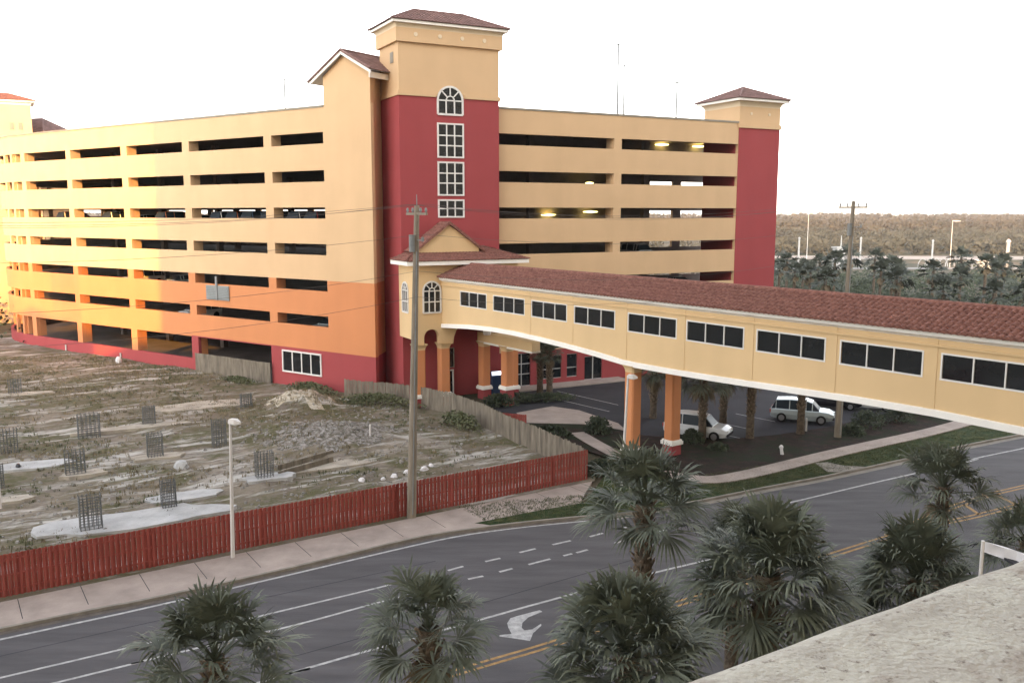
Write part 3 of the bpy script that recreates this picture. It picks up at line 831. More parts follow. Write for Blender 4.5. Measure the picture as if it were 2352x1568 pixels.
# entrance pavilion in front of the stair tower
V0 = Vector((-7.96, 71.95, 0)); VF = frame(V0, RD2, RN2); VW, VD = 9.5, 3.2
mb = MB()
vop = [(0.92, 2.22, 3.0, 5.2)]
N = 12
cx_, rr = 1.57, .66
def arch_wall(mb, F, s0, s1, zb, zt, c, r, zs, o, m):
    """wall panel with an arched opening under it"""
    mb.face([F(s0, o, zb), F(c - r, o, zb), F(c - r, o, zt), F(s0, o, zt)], m)
    mb.face([F(c + r, o, zb), F(s1, o, zb), F(s1, o, zt), F(c + r, o, zt)], m)
    for i in range(N):
        a, b = math.pi * i / N, math.pi * (i + 1) / N
        p, q = (c + r * math.cos(a), zs + r * math.sin(a)), (c + r * math.cos(b), zs + r * math.sin(b))
        mb.face([F(p[0], o, p[1]), F(q[0], o, q[1]), F(q[0], o, zt), F(p[0], o, zt)], m)
        mb.face([F(p[0], o, p[1]), F(q[0], o, q[1]), F(q[0], o - .5, q[1]), F(p[0], o - .5, p[1])], m)
    mb.face([F(c - r, o, zb), F(c - r, o - .5, zb), F(c - r, o - .5, zs), F(c - r, o, zs)], m)
    mb.face([F(c + r, o, zb), F(c + r, o, zs), F(c + r, o - .5, zs), F(c + r, o - .5, zb)], m)
arch_wall(mb, VF, 0, 2.9, 5.1, 11.75, cx_, rr, 5.75, 0, 'cream_bridge')
arch_wall(mb, VF, 2.9, 9.5, 5.1, 11.75, 5.6, 2.1, 5.15, 0, 'cream_bridge')
mb.face([VF(0, 0, 5.6), VF(0, 0, 11.75), VF(0, -VD, 11.75), VF(0, -VD, 5.6)], 'cream_bridge')
mb.face([VF(VW, 0, 5.1), VF(VW, -VD, 5.1), VF(VW, -VD, 11.75), VF(VW, 0, 11.75)], 'cream_bridge')
mb.face([VF(0, 0, 6.6), VF(VW, 0, 6.6), VF(VW, -VD, 6.6), VF(0, -VD, 6.6)], 'white')
pv = part(mb, 'entrance_pavilion')
mb = MB()
fbox(mb, VF, -.72, VW + .72, .72, -VD, 11.66, 11.98, 'white'); part(mb, 'cornice', pv)
mb = MB()
rz = 12.0; run, rise = VD + .8, 1.0
Sf = (VF(0, -1, 0) - VF(0, 0, 0)) * run + up * rise
tile_slope(mb, VF(-.8, .8, rz), VF(1, 0, 0) - VF(0, 0, 0), Sf, VW + 1.6, Sf.length, 2.6, 2.6, 'tile', sub=4)
Sl = (VF(1, 0, 0) - VF(0, 0, 0)) * 2.6 + up * rise
tile_slope(mb, VF(-.8, -VD, rz), VF(0, 1, 0) - VF(0, 0, 0), Sl, run, Sl.length, 0, run, 'tile', sub=4)
Sr = -(VF(1, 0, 0) - VF(0, 0, 0)) * 2.6 + up * rise
tile_slope(mb, VF(VW + .8, .8, rz), VF(0, -1, 0) - VF(0, 0, 0), Sr, run, Sr.length, run, 0, 'tile', sub=4)
# dormer gable roof
gz, gz2 = 12.92, 14.85; gc, gh = 3.78, 2.75
for sg in (1, -1):
    Pp = VF(gc + sg * (gh + .55), -1.1, gz - .28); Tt = VF(gc, -1.1, gz2 + .22)
    tile_slope(mb, Pp, VF(0, -1, 0) - VF(0, 0, 0), Tt - Pp, 2.2, (Tt - Pp).length, 0, 0, 'tile', sub=4)
    mb.hexa([VF(gc + sg * (gh + .55), -1.1, gz - .45), VF(gc, -1.1, gz2 + .05), VF(gc, -1.3, gz2 + .05), VF(gc + sg * (gh + .55), -1.3, gz - .45), VF(gc + sg * (gh + .55), -1.1, gz - .2), VF(gc, -1.1, gz2 + .3), VF(gc, -1.3, gz2 + .3), VF(gc + sg * (gh + .55), -1.3, gz - .2)], 'tile')
part(mb, 'tiled_roof', pv)
mb = MB()
mb.face([VF(gc - gh, -1.35, gz - .35), VF(gc + gh, -1.35, gz - .35), VF(gc + gh, -1.35, gz), VF(gc, -1.35, gz2), VF(gc - gh, -1.35, gz)], 'cream_bridge')
part(mb, 'gable', pv)
arched_window(VF, .86, 2.38, 7.78, 9.55, 0.0, pv, rows=(.5,), t=.1)
VL = frame(V0, -RN2, -RD2)
arched_window(VL, 1.05, 2.35, 7.75, 9.55, 0.0, pv, rows=(.5,), t=.1)
def column(F, s, o, z1, parent, wd=.42, name='column', ped=1.0):
    mb = MB()
    fbox(mb, F, s - wd - .02, s + wd + .02, o - wd - .02, o + wd + .02, 0, ped - .16, 'red')
    fbox(mb, F, s - wd - .12, s + wd + .12, o - wd - .12, o + wd + .12, ped - .16, ped + .06, 'white')
    fbox(mb, F, s - wd - .06, s + wd + .06, o - wd - .06, o + wd + .06, ped + .06, ped + .16, 'white')
    h = wd; c = .09
    oct_ = [(-h + c, -h), (h - c, -h), (h, -h + c), (h, h - c), (h - c, h), (-h + c, h), (-h, h - c), (-h, -h + c)]
    mb.grid([[F(s + a, o + b, ped + .16) for a, b in oct_], [F(s + a, o + b, z1 - .45) for a, b in oct_]], 'orange', close=True)
    rows = []
    for t in (0, .3, .6, 1): rows.append([F(s + a * (1 + .45 * t * t), o + b * (1 + .45 * t * t), z1 - .45 + .45 * t) for a, b in oct_])
    mb.grid(rows, 'cream_bridge', close=True)
    return part(mb, name, parent)
column(VF, 2.62, -.05, 5.25, pv)
column(VF, 0.45, -.05, 5.25, pv)
column(VF, 9.0, -.05, 5.2, pv)
# dark recess doors behind the arcade
grid_window(TF, 3.3, 4.5, 0.15, 2.25, .02, st, 1, (), 'glass_door', .1, 'white_frame')
grid_window(TF, 3.4, 4.6, 2.6, 4.2, .02, st, 1, (), 'transom_window', .06, 'coping')
# shop front of the ground floor
grid_window(RF, 1.5, 3.3, 0.15, 3.1, -.15, gar, 2, (.36, .68), 'glass_door', .09, 'mullion')
grid_window(RF, 4.1, 6.6, 0.6, 2.7, -.15, gar, 2, (.4,), 'shop_window', .09, 'mullion')
grid_window(RF, 7.2, 8.3, 0.6, 2.7, -.15, gar, 1, (.4,), 'shop_window', .08, 'mullion')
grid_window(RF, 9.15, 11.1, 0.15, 2.3, -.15, gar, 2, (), 'glass_door', .1, 'mullion')
grid_window(RF, 4.0, 9.0, 3.4, 4.85, -.2, gar, 4, (), 'transom_window', .06, 'coping')
mb = MB(); fbox(mb, RF, 0.3, 13, .02, 1.9, 0, .13, 'sidewalk'); part(mb, 'entry_step')
# lit lamps under the decks
def lamp(c, rx=.9):
    mb = MB(); n = 12
    mb.grid([[Vector((c.x + f * rx * math.cos(2 * math.pi * i / n), c.y + f * .5 * math.sin(2 * math.pi * i / n), c.z + h)) for i in range(n)] for f, h in ((.25, .12), (1, .06), (1, -.02), (.02, -.1))], 'lit_yellow', close=True)
    part(mb, 'ceiling_lamp', smooth=True)
for x, y, d in ((1520, 333, 100), (1606, 337, 102), (1260, 494, 92), (1356, 487, 95), (1354, 421, 93.5)): lamp(D(x, y, d), .75 if x != 1354 else .4)
# thin masts carrying lights on the roof deck
for k, (x, yt, yb, d) in enumerate(((1418, 102, 262, 101), (655, 182, 250, 103), (1553, 190, 268, 107), (1432, 150, 262, 112))):
    p = D(x, yb, d); q = D(x, yt, d)
    e = empty('roof_mast', (p.x, p.y, 23.8), 0, ['tall thin pale lamp mast on the roof right of the red stair tower', 'short faint lamp mast on the roof left of the gabled block', 'short faint lamp mast on the roof nearest the right corner tower', 'faint lamp mast close beside the tallest roof mast'][k], 'lamp mast', 'lamp masts on the garage roof')
    mb = MB(); mb.tube([(p.x, p.y, 23.8), (p.x, p.y, q.z)], [.12, .09], 'steel', 6); mb.build('pole', e, loc=(p.x, p.y, 23.8)).location = (0, 0, 0)
    mb = MB(); mb.box((p.x, p.y, q.z), (.9, .25, .12), 'steel'); mb.build('lamp_head', e, loc=(p.x, p.y, 23.8)).location = (0, 0, 0)

# ------------------------------------------------------------------ the footbridge over the road
BF0 = Vector((-5.74, 73.1, 0)); BD = Vector((0.582, -0.813, 0)).normalized(); BN = Vector((-0.813, -0.582, 0)).normalized()
XF = frame(BF0, BD, BN)
BW, BL = 4.4, 64.0
br = empty('skybridge', (7.0, 55.3, 0), 0, 'yellow enclosed pedestrian footbridge with red tile roof crossing from garage to the right edge', 'footbridge')
KB = [(0, 6.5), (4, 6.82), (7, 6.95), (10, 6.97), (13, 6.9), (16, 6.78), (19, 6.62), (22.3, 6.38), (26, 6.42), (30, 6.52), (34, 6.66), (38, 6.80), (42, 6.86), (46, 6.80), (50, 6.7), (55, 6.5), (60, 6.4), (64, 6.4)]
def zbot(k):
    for (a, za), (b, zb) in zip(KB, KB[1:]):
        if a <= k <= b:
            return za + (zb - za) * (k - a) / (b - a)
    return KB[-1][1]
wins = []
k = 2.88
for i, (a, b) in enumerate(((2.88, 6.5), (7.5, 11.36), (12.3, 16.15), (17.03, 20.94), (22.24, 26.25), (27.15, 31.2), (32.16, 36.26), (37.2, 41.3), (42.25, 46.3), (47.3, 51.4), (52.3, 56.4), (57.3, 61.4))): wins.append((a, b))
WZ0, WZ1, ETOP = 8.60, 9.66, 10.42
ks = [i * 1.0 for i in range(int(BL) + 1)]
def bridge_wall(mb, o, sgn):
    F = (lambda s, q, z: XF(s, o + sgn * q, z))
    wall_grid(mb, F, [0, BL], [7.4, ETOP], [(a, b, WZ0, WZ1) for a, b in wins], lambda s, z: 'cream_bridge', .25, 'white')
    mb.grid([[F(q, 0, zbot(q) + .3) for q in ks], [F(q, 0, 7.4) for q in ks]], 'cream_bridge')
mb = MB()
bridge_wall(mb, 0, 1); bridge_wall(mb, -BW, -1)
mb.grid([[XF(q, -.05, zbot(q) + .04) for q in ks], [XF(q, -BW + .05, zbot(q) + .04) for q in ks]], 'white')
mb.face([XF(0, -.26, 7.8), XF(BL, -.26, 7.8), XF(BL, -BW + .26, 7.8), XF(0, -BW + .26, 7.8)], 'dark_conc')
for q in (21.75, 26.72, 16.6, 11.9, 31.65, 36.7, 41.75, 46.8):   # flat pilasters between the windows
    w_ = .26 if q != 21.75 else .34
    fbox(mb, XF, q - w_, q + w_, .001, .022, zbot(q) + .3, ETOP - .02, 'cream_bridge')
part(mb, 'wall', br)
mb = MB()
for o, sg in ((0, 1), (-BW, -1)):
    A = [XF(q, o + sg * .10, zbot(q)) for q in ks]; B_ = [XF(q, o + sg * .10, zbot(q) + .29) for q in ks]
    C_ = [XF(q, o - sg * .02, zbot(q) + .33) for q in ks]; D_ = [XF(q, o - sg * .35, zbot(q)) for q in ks]
    mb.grid([D_, A, B_, C_], 'white')
part(mb, 'bottom_trim', br)
mb = MB()
for o, sg in ((0, 1), (-BW, -1)):
    F = (lambda s, q, z, o=o, sg=sg: XF(s, o + sg * q, z))
    fbox(mb, F, 0, BL, 0.002, .10, 9.98, 10.06, 'cream_bridge')
    mb.grid([[F(q, e, z) for q in (0, BL)] for e, z in ((0.0, 10.3), (.06, 10.36), (.16, 10.40), (.24, 10.46), (.27, 10.62), (.0, 10.62))], 'white')
part(mb, 'eave_moulding', br)
mb = MB()
RZ, RISE = 10.62, 0.98
for sg, o in ((1, .45), (-1, -BW - .45)):
    P0 = XF(0, o, RZ); Wv = XF(0, -BW / 2, RZ + RISE) - P0
    tile_slope(mb, P0, BD, Wv, BL, Wv.length, 0, 0, 'tile', pitch=.31, course=.42, amp=.13, sub=8)
mb.tube([XF(q, -BW / 2, RZ + RISE + .08) for q in (0, BL)], .13, 'tile', 8)
part(mb, 'tiled_roof', br)
for a, b in wins:
    grid_window(XF, a, b, WZ0, WZ1, -.08, br, 3, (), 'window', .075)
    sm = br.children[-1]
PW = 0.40
for k_, o in ((22.3, -.42), (22.3, -BW + .42)):
    column(XF, k_, o, 6.44, br, PW, 'pier', 1.0)
column(XF, -.4, -BW - .02, 5.0, br, PW, 'pier', 1.0)
column(XF, 3.0, -BW - .02, 5.0, br, PW, 'pier', 1.5)
column(XF, 62.5, -.42, 6.44, br, PW, 'pier', 1.0)
column(XF, 62.5, -BW + .42, 6.44, br, PW, 'pier', 1.0)
mb = MB(); fbox(mb, XF, -.9, 6.9, -BW - .45, -BW + .35, 4.85, 5.75, 'cream_bridge'); fbox(mb, XF, -.9, 6.9, -BW - .49, -BW + .39, 4.85, 5.0, 'white')
part(mb, 'canopy_beam', br)
mb = MB(); c = XF(1.4, -BW + .9, 5.9); mb.grid([[c + Vector((r * math.cos(a * .7), r * math.sin(a * .7), h)) for a in range(9)] for r, h in ((.0, -.15), (.28, -.12), (.34, 0), (.34, .9))], 'lamp_white', close=True)
part(mb, 'canopy_lamp', br)

# ------------------------------------------------------------------ the hotel the photograph is taken from
HD = Vector((0.866, 0.5, 0)); HN = Vector((-0.5, 0.866, 0)); H0 = Vector((0.28, 1.67, 0))
HF = frame(H0, HD, HN)
ho = empty('hotel_building', (0, -10, 0), 0, 'pale stucco hotel whose rough balcony ledge fills the bottom right corner', 'hotel')
mb = MB()
fbox(mb, HF, -66.5, 90, -3.4, -22, 0, 76, 'hotel')
fbox(mb, HF, -96, -66.52, -3.4, -22, 0, 38.0, 'hotel')  # unseen lower wing, added to keep the ground before the garage in shade
fbox(mb, HF, -190, -96.02, -3.4, -22, 0, 47.0, 'hotel')  # taller unseen stretch, also added to shade the ground farther left
part(mb, 'wall', ho)
mb = MB()   # balcony floor and the rough ledge
fbox(mb, HF, -3, 5.5, -.1, -3.39, 14.0, 14.12, 'hotel')
part(mb, 'balcony_floor', ho)
mb = MB()
prof = []
for i in range(9):
    a = math.pi * i / 16; prof.append((-.10 + .10 * math.sin(a), 14.75 + .10 * math.cos(a) - .0))
prof = [(-.78, 14.2), (-.78, 14.70), (-.74, 14.80), (-.68, 14.845)] + [(-.68 + .58 * i / 34, 14.85) for i in range(1, 35)] + [(o, z) for o, z in prof[1:]] + [(0, 14.2)]
rows = []
sx = [-2.6 + i * .028 for i in range(200)]
q1, q2 = G(1500, 1568, 14.85), G(2352, 1264, 14.85)
LDn = (q2 - q1); LDn.z = 0; LDn.normalize()
KF = frame(Vector((q1.x, q1.y, 0)) + Vector((-LDn.y, LDn.x, 0)) * .035, LDn, Vector((-LDn.y, LDn.x, 0)))
for o, z in prof:
    r = []
    for s_ in sx:
        p = KF(s_, o, z)
        n1 = mnoise.noise((s_ * 9, o * 9, z * 3)); n2 = mnoise.noise((s_ * 26, o * 26, 5)); n3 = mnoise.noise((s_ * 2.2, o * 2.5, 1))
        amt = .004 * n1 - .010 * max(0, n2 - .25) + .012 * n3
        r.append(p + Vector((0, 0, amt)) if z > 14.6 else p)
    rows.append(r)
mb.grid(rows, 'plaster')
part(mb, 'balcony_ledge', ho, smooth=True)
W_ = LF(43.7, 0, 0); m_ = (W_.y + 52) / TRAV.y; lx, ly = W_.x - TRAV.x * m_, -52.0
mb = MB()   # unseen open lattice, added to cast a faint shadow on the sunlit facade
for dx in (-2.1, -.6, .7, 2.1): mb.tube([(lx + dx, ly, 37.5), (lx + dx, ly, 68)], .22, 'steel', 5)
for k_ in range(14): mb.tube([(lx - 2.1, ly, 39 + k_ * 2.2), (lx + 2.1, ly, 39 + k_ * 2.2)], .10, 'steel', 4)
part(mb, 'shadow_lattice', ho)
# entrance canopy with a white curved edge and its post, below at the right
cn = empty('entrance_canopy', G(2300, 1270, 7.5), 0, 'small white curved canopy edge with a slim post beyond the rough ledge', 'canopy')
pts = smoothpts([G(x, y, 7.5) for x, y in ((2262, 1243), (2290, 1250), (2320, 1259), (2352, 1273), (2400, 1300), (2440, 1335))], 4)
for p in pts: p.z = 7.5
mb = MB()
mb.grid([[p + Vector((0, 0, -.28)) for p in pts], [p + Vector((0, 0, 0)) for p in pts], [p + Vector((.25, -.45, .0)) for p in pts], [p + Vector((.25, -.45, -.28)) for p in pts], [p + Vector((0, 0, -.28)) for p in pts]], 'plastic_white')
part(mb, 'canopy_edge', cn); mb = MB()
mb.prism([(p.x + .26, p.y - .46) for p in pts] + [(pts[-1].x + .4, pts[-1].y - 3), (pts[0].x + .4, pts[0].y - 3)], 7.2, 7.26, 'asphalt_dark')
part(mb, 'roof_deck', cn)
mb = MB(); p = G(2258, 1243, 7.6); mb.tube([(p.x, p.y, 0), (p.x, p.y, 7.62)], .045, 'lamp_white', 8); part(mb, 'post', cn)

# ------------------------------------------------------------------ fences
def picket_fence(name, pts, h, wd, gap, m, label, cat, jitter=0.0, shadow=False, groundf=None, post_every=16, lean=0.0):
    c = sum((Vector(p) for p in pts), Vector()) / len(pts)
    e = empty(name, (c.x, c.y, 0), 0, label, cat)
    mb, rails, posts = MB(), MB(), []
    t_all = 0
    for a, b in zip(pts, pts[1:]):
        a, b = Vector(a), Vector(b); L = (b - a).length; d = (b - a) / L; n = Vector((-d.y, d.x, 0)); rz = math.atan2(d.y, d.x)
        k = 0; x = 0.0
        while x < L:
            p = a + d * (x + wd / 2)
            z0 = (groundf(p.x, p.y) if groundf else .08) - .03
            hh = h + rnd.uniform(-jitter, jitter)
            o = (.028 if (k % 2 and shadow) else -.028) if shadow else -.03
            ww = wd * rnd.uniform(.94, 1.0)
            q = p + n * o
            tl = rnd.uniform(-lean, lean)
            hx = d * ww / 2; hy = n * .011
            bt = [q - hx - hy, q + hx - hy, q + hx + hy, q - hx + hy]
            tp = [v + d * tl for v in bt]
            mb.hexa([v + Vector((0, 0, z0)) for v in bt] + [v + Vector((0, 0, z0 + hh)) for v in tp], m)
            x += wd + gap; k += 1
        for zr in (.16 * h, .5 * h, .84 * h):
            mid = (a + b) / 2
            rails.box((mid.x, mid.y, .08 + zr), (L, .04, .09), m, rz)
        x = 0.0
        while x < L:
            p = a + d * x + n * .1; posts.append((p.x, p.y, rz)); x += wd * post_every
    part(mb, 'picket_boards', e); part(rails, 'rails', e)
    for x, y, r in posts:
        mb = MB(); mb.box((x, y, h * .48), (.09, .09, h * .93), m, r); part(mb, 'post', e)
    return e
picket_fence('red_fence', [FE0 - FD * 11, FE0 + FD * 6, FE0 + FD * 18, FE1], 1.86, .105, .004, 'fence_red', 'long red painted picket fence between the pavement and the rubble lot', 'fence', .004, True)
picket_fence('wooden_fence', [tuple(p) for p in WF], 1.75, .15, .02, 'wood_grey', 'weathered grey board fence curving down from the garage to the red fence', 'fence', .06, False, None, 16, .02)
a, b = LF(19.9, .35, 0), LF(8.9, .35, 0)
picket_fence('wooden_fence', [a, b], 1.95, .16, .006, 'wood_grey', 'weathered board fence closing the wide ground opening of the garage', 'fence', .03)
p, q = G(1148, 985), G(1208, 990)
picket_fence('red_fence', [(p.x, p.y, 0), (q.x, q.y, 0)], 1.2, .14, .01, 'fence_red', 'short red board panel showing behind the grey fence beside the driveway apron', 'fence', .01)

# ------------------------------------------------------------------ utility poles and wires
def upole(base, top, label, rz):
    e = empty('utility_pole', base, 0, label, 'utility pole', 'wooden utility poles along the road')
    B, T = Vector(base), Vector(top)
    mb = MB(); mb.tube([B + (T - B) * t for t in (0, .3, .6, 1)], [.25, .21, .17, .13], 'wood_pole', 12); part(mb, 'pole', e, smooth=True)
    d = Vector((math.cos(rz), math.sin(rz), 0)); n = Vector((-d.y, d.x, 0))
    at = lambda t: B + (T - B) * t
    mb = MB(); c = at(.975)
    mb.box(c + Vector((0, 0, 0)), (2.3, .1, .12), 'wood_pole', rz + math.pi / 2); part(mb, 'crossarm', e)
    for o in (-1.05, -.45, .45, 1.05):
        mb = MB(); p = c + n * o
        mb.tube([p + Vector((0, 0, .06)), p + Vector((0, 0, .16)), p + Vector((0, 0, .3))], [.035, .07, .04], 'steel', 8); part(mb, 'insulator', e)
    mb = MB(); p = at(1); mb.tube([p, p + Vector((0, 0, .55))], [.03, .02], 'steel', 6); part(mb, 'lightning_rod', e)
    mb = MB(); p = at(.895); mb.tube([p + n * -.75, p + n * .1], .03, 'steel', 6)
    mb.box(p + n * -.75 + Vector((0, 0, .05)), (.1, .1, .22), 'steel', rz); part(mb, 'side_bracket', e)
    mb = MB(); p = at(.865) + d * -.22; mb.tube([p + Vector((0, 0, -.1)), p + Vector((0, 0, .75))], [.15, .15], 'steel', 10); part(mb, 'riser_can', e)
    mb = MB(); mb.tube([at(.02) + n * -.24 + d * -.05, at(.86) + n * -.18 + d * -.05], .03, 'steel', 6); part(mb, 'conduit', e)
    return e
RZ_ = math.atan2(RD.y, RD.x)
P1b, P1t = G(945, 1192), Vector((-4.72, 44.98, 16.15))
P2b, P2t = Vector((23.0, 61.8, 0)), Vector((23.4, 62.2, 16.6))
P0b = P1b - Vector((28.2, 16.9, 0)); P0t = P0b + Vector((0, 0, 16.1))
upole(P1b, P1t, 'tall leaning wooden utility pole standing at the red fence', RZ_)
upole(P2b, P2t, 'wooden utility pole rising behind the tiled roof of the footbridge', RZ_)
wi = empty('overhead_wires', P1t, 0, 'thin overhead wires strung from the leaning utility pole', 'power line')
nn = Vector((-RD.y, RD.x, 0))
for (t, o, sag) in ((.985, -1.05, .9), (.985, .45, 1.0), (.985, 1.05, .8), (.895, -.75, .9), (.80, -.2, 1.1), (.72, -.2, 1.2)):
    for (A, At, B, Bt) in ((P0b, P0t, P1b, P1t), (P1b, P1t, P2b, P2t)):
        a = A + (At - A) * t + nn * o + Vector((0, 0, .3 if abs(o) > .3 else 0)); b = B + (Bt - B) * t + nn * o + Vector((0, 0, .3 if abs(o) > .3 else 0))
        mb = MB(); mb.tube([a + (b - a) * (i / 14) + Vector((0, 0, -4 * sag * (i / 14) * (1 - i / 14))) for i in range(15)], .008, 'wire', 4, False)
        part(mb, 'wire', wi)

# ------------------------------------------------------------------ street lamps and posts
def street_lamp(base, h, label, head=0.55, lean=(0, 0), m='lamp_white', group='white street lamps'):
    e = empty('street_lamp', base, 0, label, 'street lamp', group)
    B = Vector(base); T = B + Vector((lean[0], lean[1], h))
    mb = MB(); mb.tube([B, B + (T - B) * .5, T], [.10, .08, .06], m, 10); part(mb, 'pole', e, smooth=True)
    mb = MB(); mb.tube([B + Vector((0, 0, 0)), B + Vector((0, 0, .12))], .2, 'concrete', 10); part(mb, 'base', e)
    d = Vector((.9, -.35, 0)).normalized()
    mb = MB(); r = []
    for t, wd, hh in ((0, .10, .10), (.12, .14, .17), (.6, .17, .17), (1, .06, .06)):
        c = T + d * (head * t - .05) + Vector((0, 0, .02)); s_ = Vector((-d.y, d.x, 0))
        r.append([c + s_ * wd + Vector((0, 0, -.04)), c + s_ * wd * .8 + Vector((0, 0, hh)), c - s_ * wd * .8 + Vector((0, 0, hh)), c - s_ * wd + Vector((0, 0, -.04))])
    mb.grid(r, m, close=True); mb.face(r[0], m); mb.face(r[-1], m)
    part(mb, 'lamp_head', e)
    mb = MB(); c = T + d * (head * .45) + Vector((0, 0, -.05)); mb.box(c, (head * .5, .22, .04), 'lamp_glass', math.atan2(d.y, d.x)); part(mb, 'lamp_lens', e)
    return e
street_lamp(G(535, 1285), 6.45, 'white street lamp standing on the pavement in front of the red fence', .6, (.16, 0))
street_lamp(G(1428, 1120), 6.5, 'white street lamp in front of the orange bridge pier', .6, (.25, .0))
for nm, x, yb, yt, d, lab in (('street_lamp', 1853, 590, 490, 262, 'tall distant lamp standing nearest the red corner tower'), ('street_lamp', 2182, 600, 508, 268, 'tall distant lamp toward the right beyond the palm grove')):
    p = D(x, yb, d); q = D(x, yt, d)
    street_lamp((p.x, p.y, 0), q.z, lab, 2.2, (0, 0), 'lamp_white', 'distant lamps')
    o = bpy.data.objects
def simple_post(name, base, h, r, m, label, cat, group=None, cap=True, lean=(0, 0)):
    e = empty(name, base, 0, label, cat, group)
    B = Vector(base); mb = MB(); mb.tube([B, B + Vector((lean[0], lean[1], h))], [r, r * .85], m, 8); part(mb, 'shaft', e)
    if cap:
        mb = MB(); T = B + Vector((lean[0], lean[1], h)); mb.tube([T, T + Vector((0, 0, r * .8)), T + Vector((0, 0, r * 1.6))], [r * 1.3, r * 1.1, r * .3], m, 8); part(mb, 'cap', e)
    return e
for x, yb, yt, d, lab in ((1834, 592, 548, 262, 'slim white post far off, nearest the red tower'), (1975, 596, 548, 262, 'slim white post far off, right of the second utility pole'),
                          (2140, 600, 554, 262, 'slim white post far off above the white trellis'), (2312, 614, 556, 255, 'thick white post far off near the right edge')):
    p = D(x, yb, d); q = D(x, yt, d)
    simple_post('white_post', (p.x, p.y, 0), max(2, q.z), .55 if x > 2300 else .3, 'far_white', lab, 'post', 'distant white posts')
p = D(1926, 590, 270)
mo = empty('monument_tower', (p.x, p.y, 0), 0, 'pale stepped little tower far beyond the palms beside the second utility pole', 'tower')
mb = MB(); mb.box((p.x, p.y, 2.8), (2.6, 2.6, 5.6), 'far_white', .2); mb.box((p.x, p.y, 5.8), (3.2, 3.2, .4), 'far_white', .2); part(mb, 'shaft', mo)
mb = MB(); mb.tube([(p.x + .6, p.y, 6), (p.x + .6, p.y, 9.3)], [.25, .1], 'far_white', 6); part(mb, 'spire', mo)
p = D(2152, 606, 250)
tr = empty('garden_trellis', (p.x, p.y, 0), 0, 'white arched trellis frames standing far off behind the palm grove', 'trellis')
for i in range(5):
    mb = MB(); c = Vector((p.x - 4 + i * 1.9, p.y, 0))
    mb.tube([c + Vector((-1.3 * math.cos(a * math.pi / 6), 0, 1.2 + 2.2 * math.sin(a * math.pi / 6))) for a in range(7)], .12, 'far_white', 5); part(mb, 'arch', tr)
bl_ = empty('white_shed', D(2280, 596, 258) * 1.0, 0, 'low white flat shed near the far pavement at right', 'shed'); bl_.location.z = 0
for (x, y, wd, lab) in ((0, 0, 6.5, 'roof'),):
    c = Vector(bl_.location); mb = MB(); mb.box((c.x - 2, c.y, 1.2), (6.5, 3, 2.4), 'far_white'); part(mb, 'wall', bl_)
    mb = MB(); mb.box((c.x - 2, c.y, 2.52), (7.2, 3.6, .24), 'far_white'); part(mb, 'roof', bl_)
simple_post('marker_post', G(2, 1172), 2.6, .07, 'lamp_white', 'white post at the left edge of the rubble lot', 'post', None, True)
simple_post('marker_stake', G(851, 1026) + Vector((0, 0, lot_h(*G(851, 1026)[:2]))), .85, .06, 'lamp_white', 'short white stake standing alone in the weeds of the lot', 'stake', None, False)
simple_post('sign_post', G(1463, 976), 3.0, .07, 'lamp_white', 'thin white post standing between the two orange bridge piers', 'post', None, False)
simple_post('marker_stake', G(1851, 994), 1.1, .08, 'lamp_white', 'white stake in the mulch in front of the silver vehicle', 'stake', None, False)
simple_post('utility_marker', G(1797, 1048), .6, .12, 'plastic_white', 'short white utility marker beside the curving pavement', 'marker', None, True, (-.1, 0))
vm = empty('vending_machine', G(1136, 904), R(27), 'blue vending machine with a lit white header beside the bridge pier', 'vending machine')
c = G(1136, 904)
mb = MB(); mb.box((c.x, c.y, 1.0), (.95, .8, 2.0), 'vend_blue', R(27)); part(mb, 'cabinet', vm).matrix_parent_inverse = Matrix.LocRotScale(Vector(vm.location), vm.rotation_euler.to_quaternion(), None).inverted()
mb = MB(); mb.box((c.x + .17, c.y - .36, 1.9), (.85, .12, .3), 'lit_white', R(27)); part(mb, 'lit_header', vm).matrix_parent_inverse = Matrix.LocRotScale(Vector(vm.location), vm.rotation_euler.to_quaternion(), None).inverted()

# ------------------------------------------------------------------ the building lot: footings, steel cages, rubble
def blob_poly(c, rx, ry, rz, n=16, j=.16):
    out = []
    for i in range(n):
        a = 2 * math.pi * i / n; k = 1 + rnd.uniform(-j, j)
        x, y = rx * k * math.copysign(abs(math.cos(a)) ** .7, math.cos(a)), ry * k * math.copysign(abs(math.sin(a)) ** .7, math.sin(a))
        out.append((c.x + x * math.cos(rz) - y * math.sin(rz), c.y + x * math.sin(rz) + y * math.cos(rz)))
    return out
FOOT = [((85, 1072), 2.1, 1.0, 'footing', 'pale concrete footing beside the left edge with a dark block lying on it'),
        ((305, 1197), 4.5, 1.45, 'footing', 'long pale concrete footing nearest the red fence, under two steel cages'),
        ((190, 1092), 1.3, .6, 'footing_sand', 'small sandy footing under the cage left of the long footing'),
        ((470, 932), 4.0, 1.6, 'footing_sand', 'broad sandy concrete slab below the garage window'),
        ((300, 988), 4.0, .6, 'footing_sand', 'narrow sandy strip of concrete in the middle of the lot'),
        ((360, 1052), 1.6, .7, 'footing_sand', 'footing under the tall cage right of the middle of the lot'),
        ((620, 1105), 1.5, .7, 'footing', 'footing under the cage right of the white street lamp'),
        ((40, 908), 2.8, .7, 'footing_sand', 'sandy footing at the far left of the lot below the curved wall'),
        ((715, 1075), 3.6, 1.0, 'footing_sand', 'long low footing beside the timber shutter boards'),
        ((425, 1142), 2.0, .8, 'footing', 'grey footing behind the long pale one'),
        ((20, 1150), 1.2, .6, 'footing_sand', 'small footing by the white post at the left edge')]
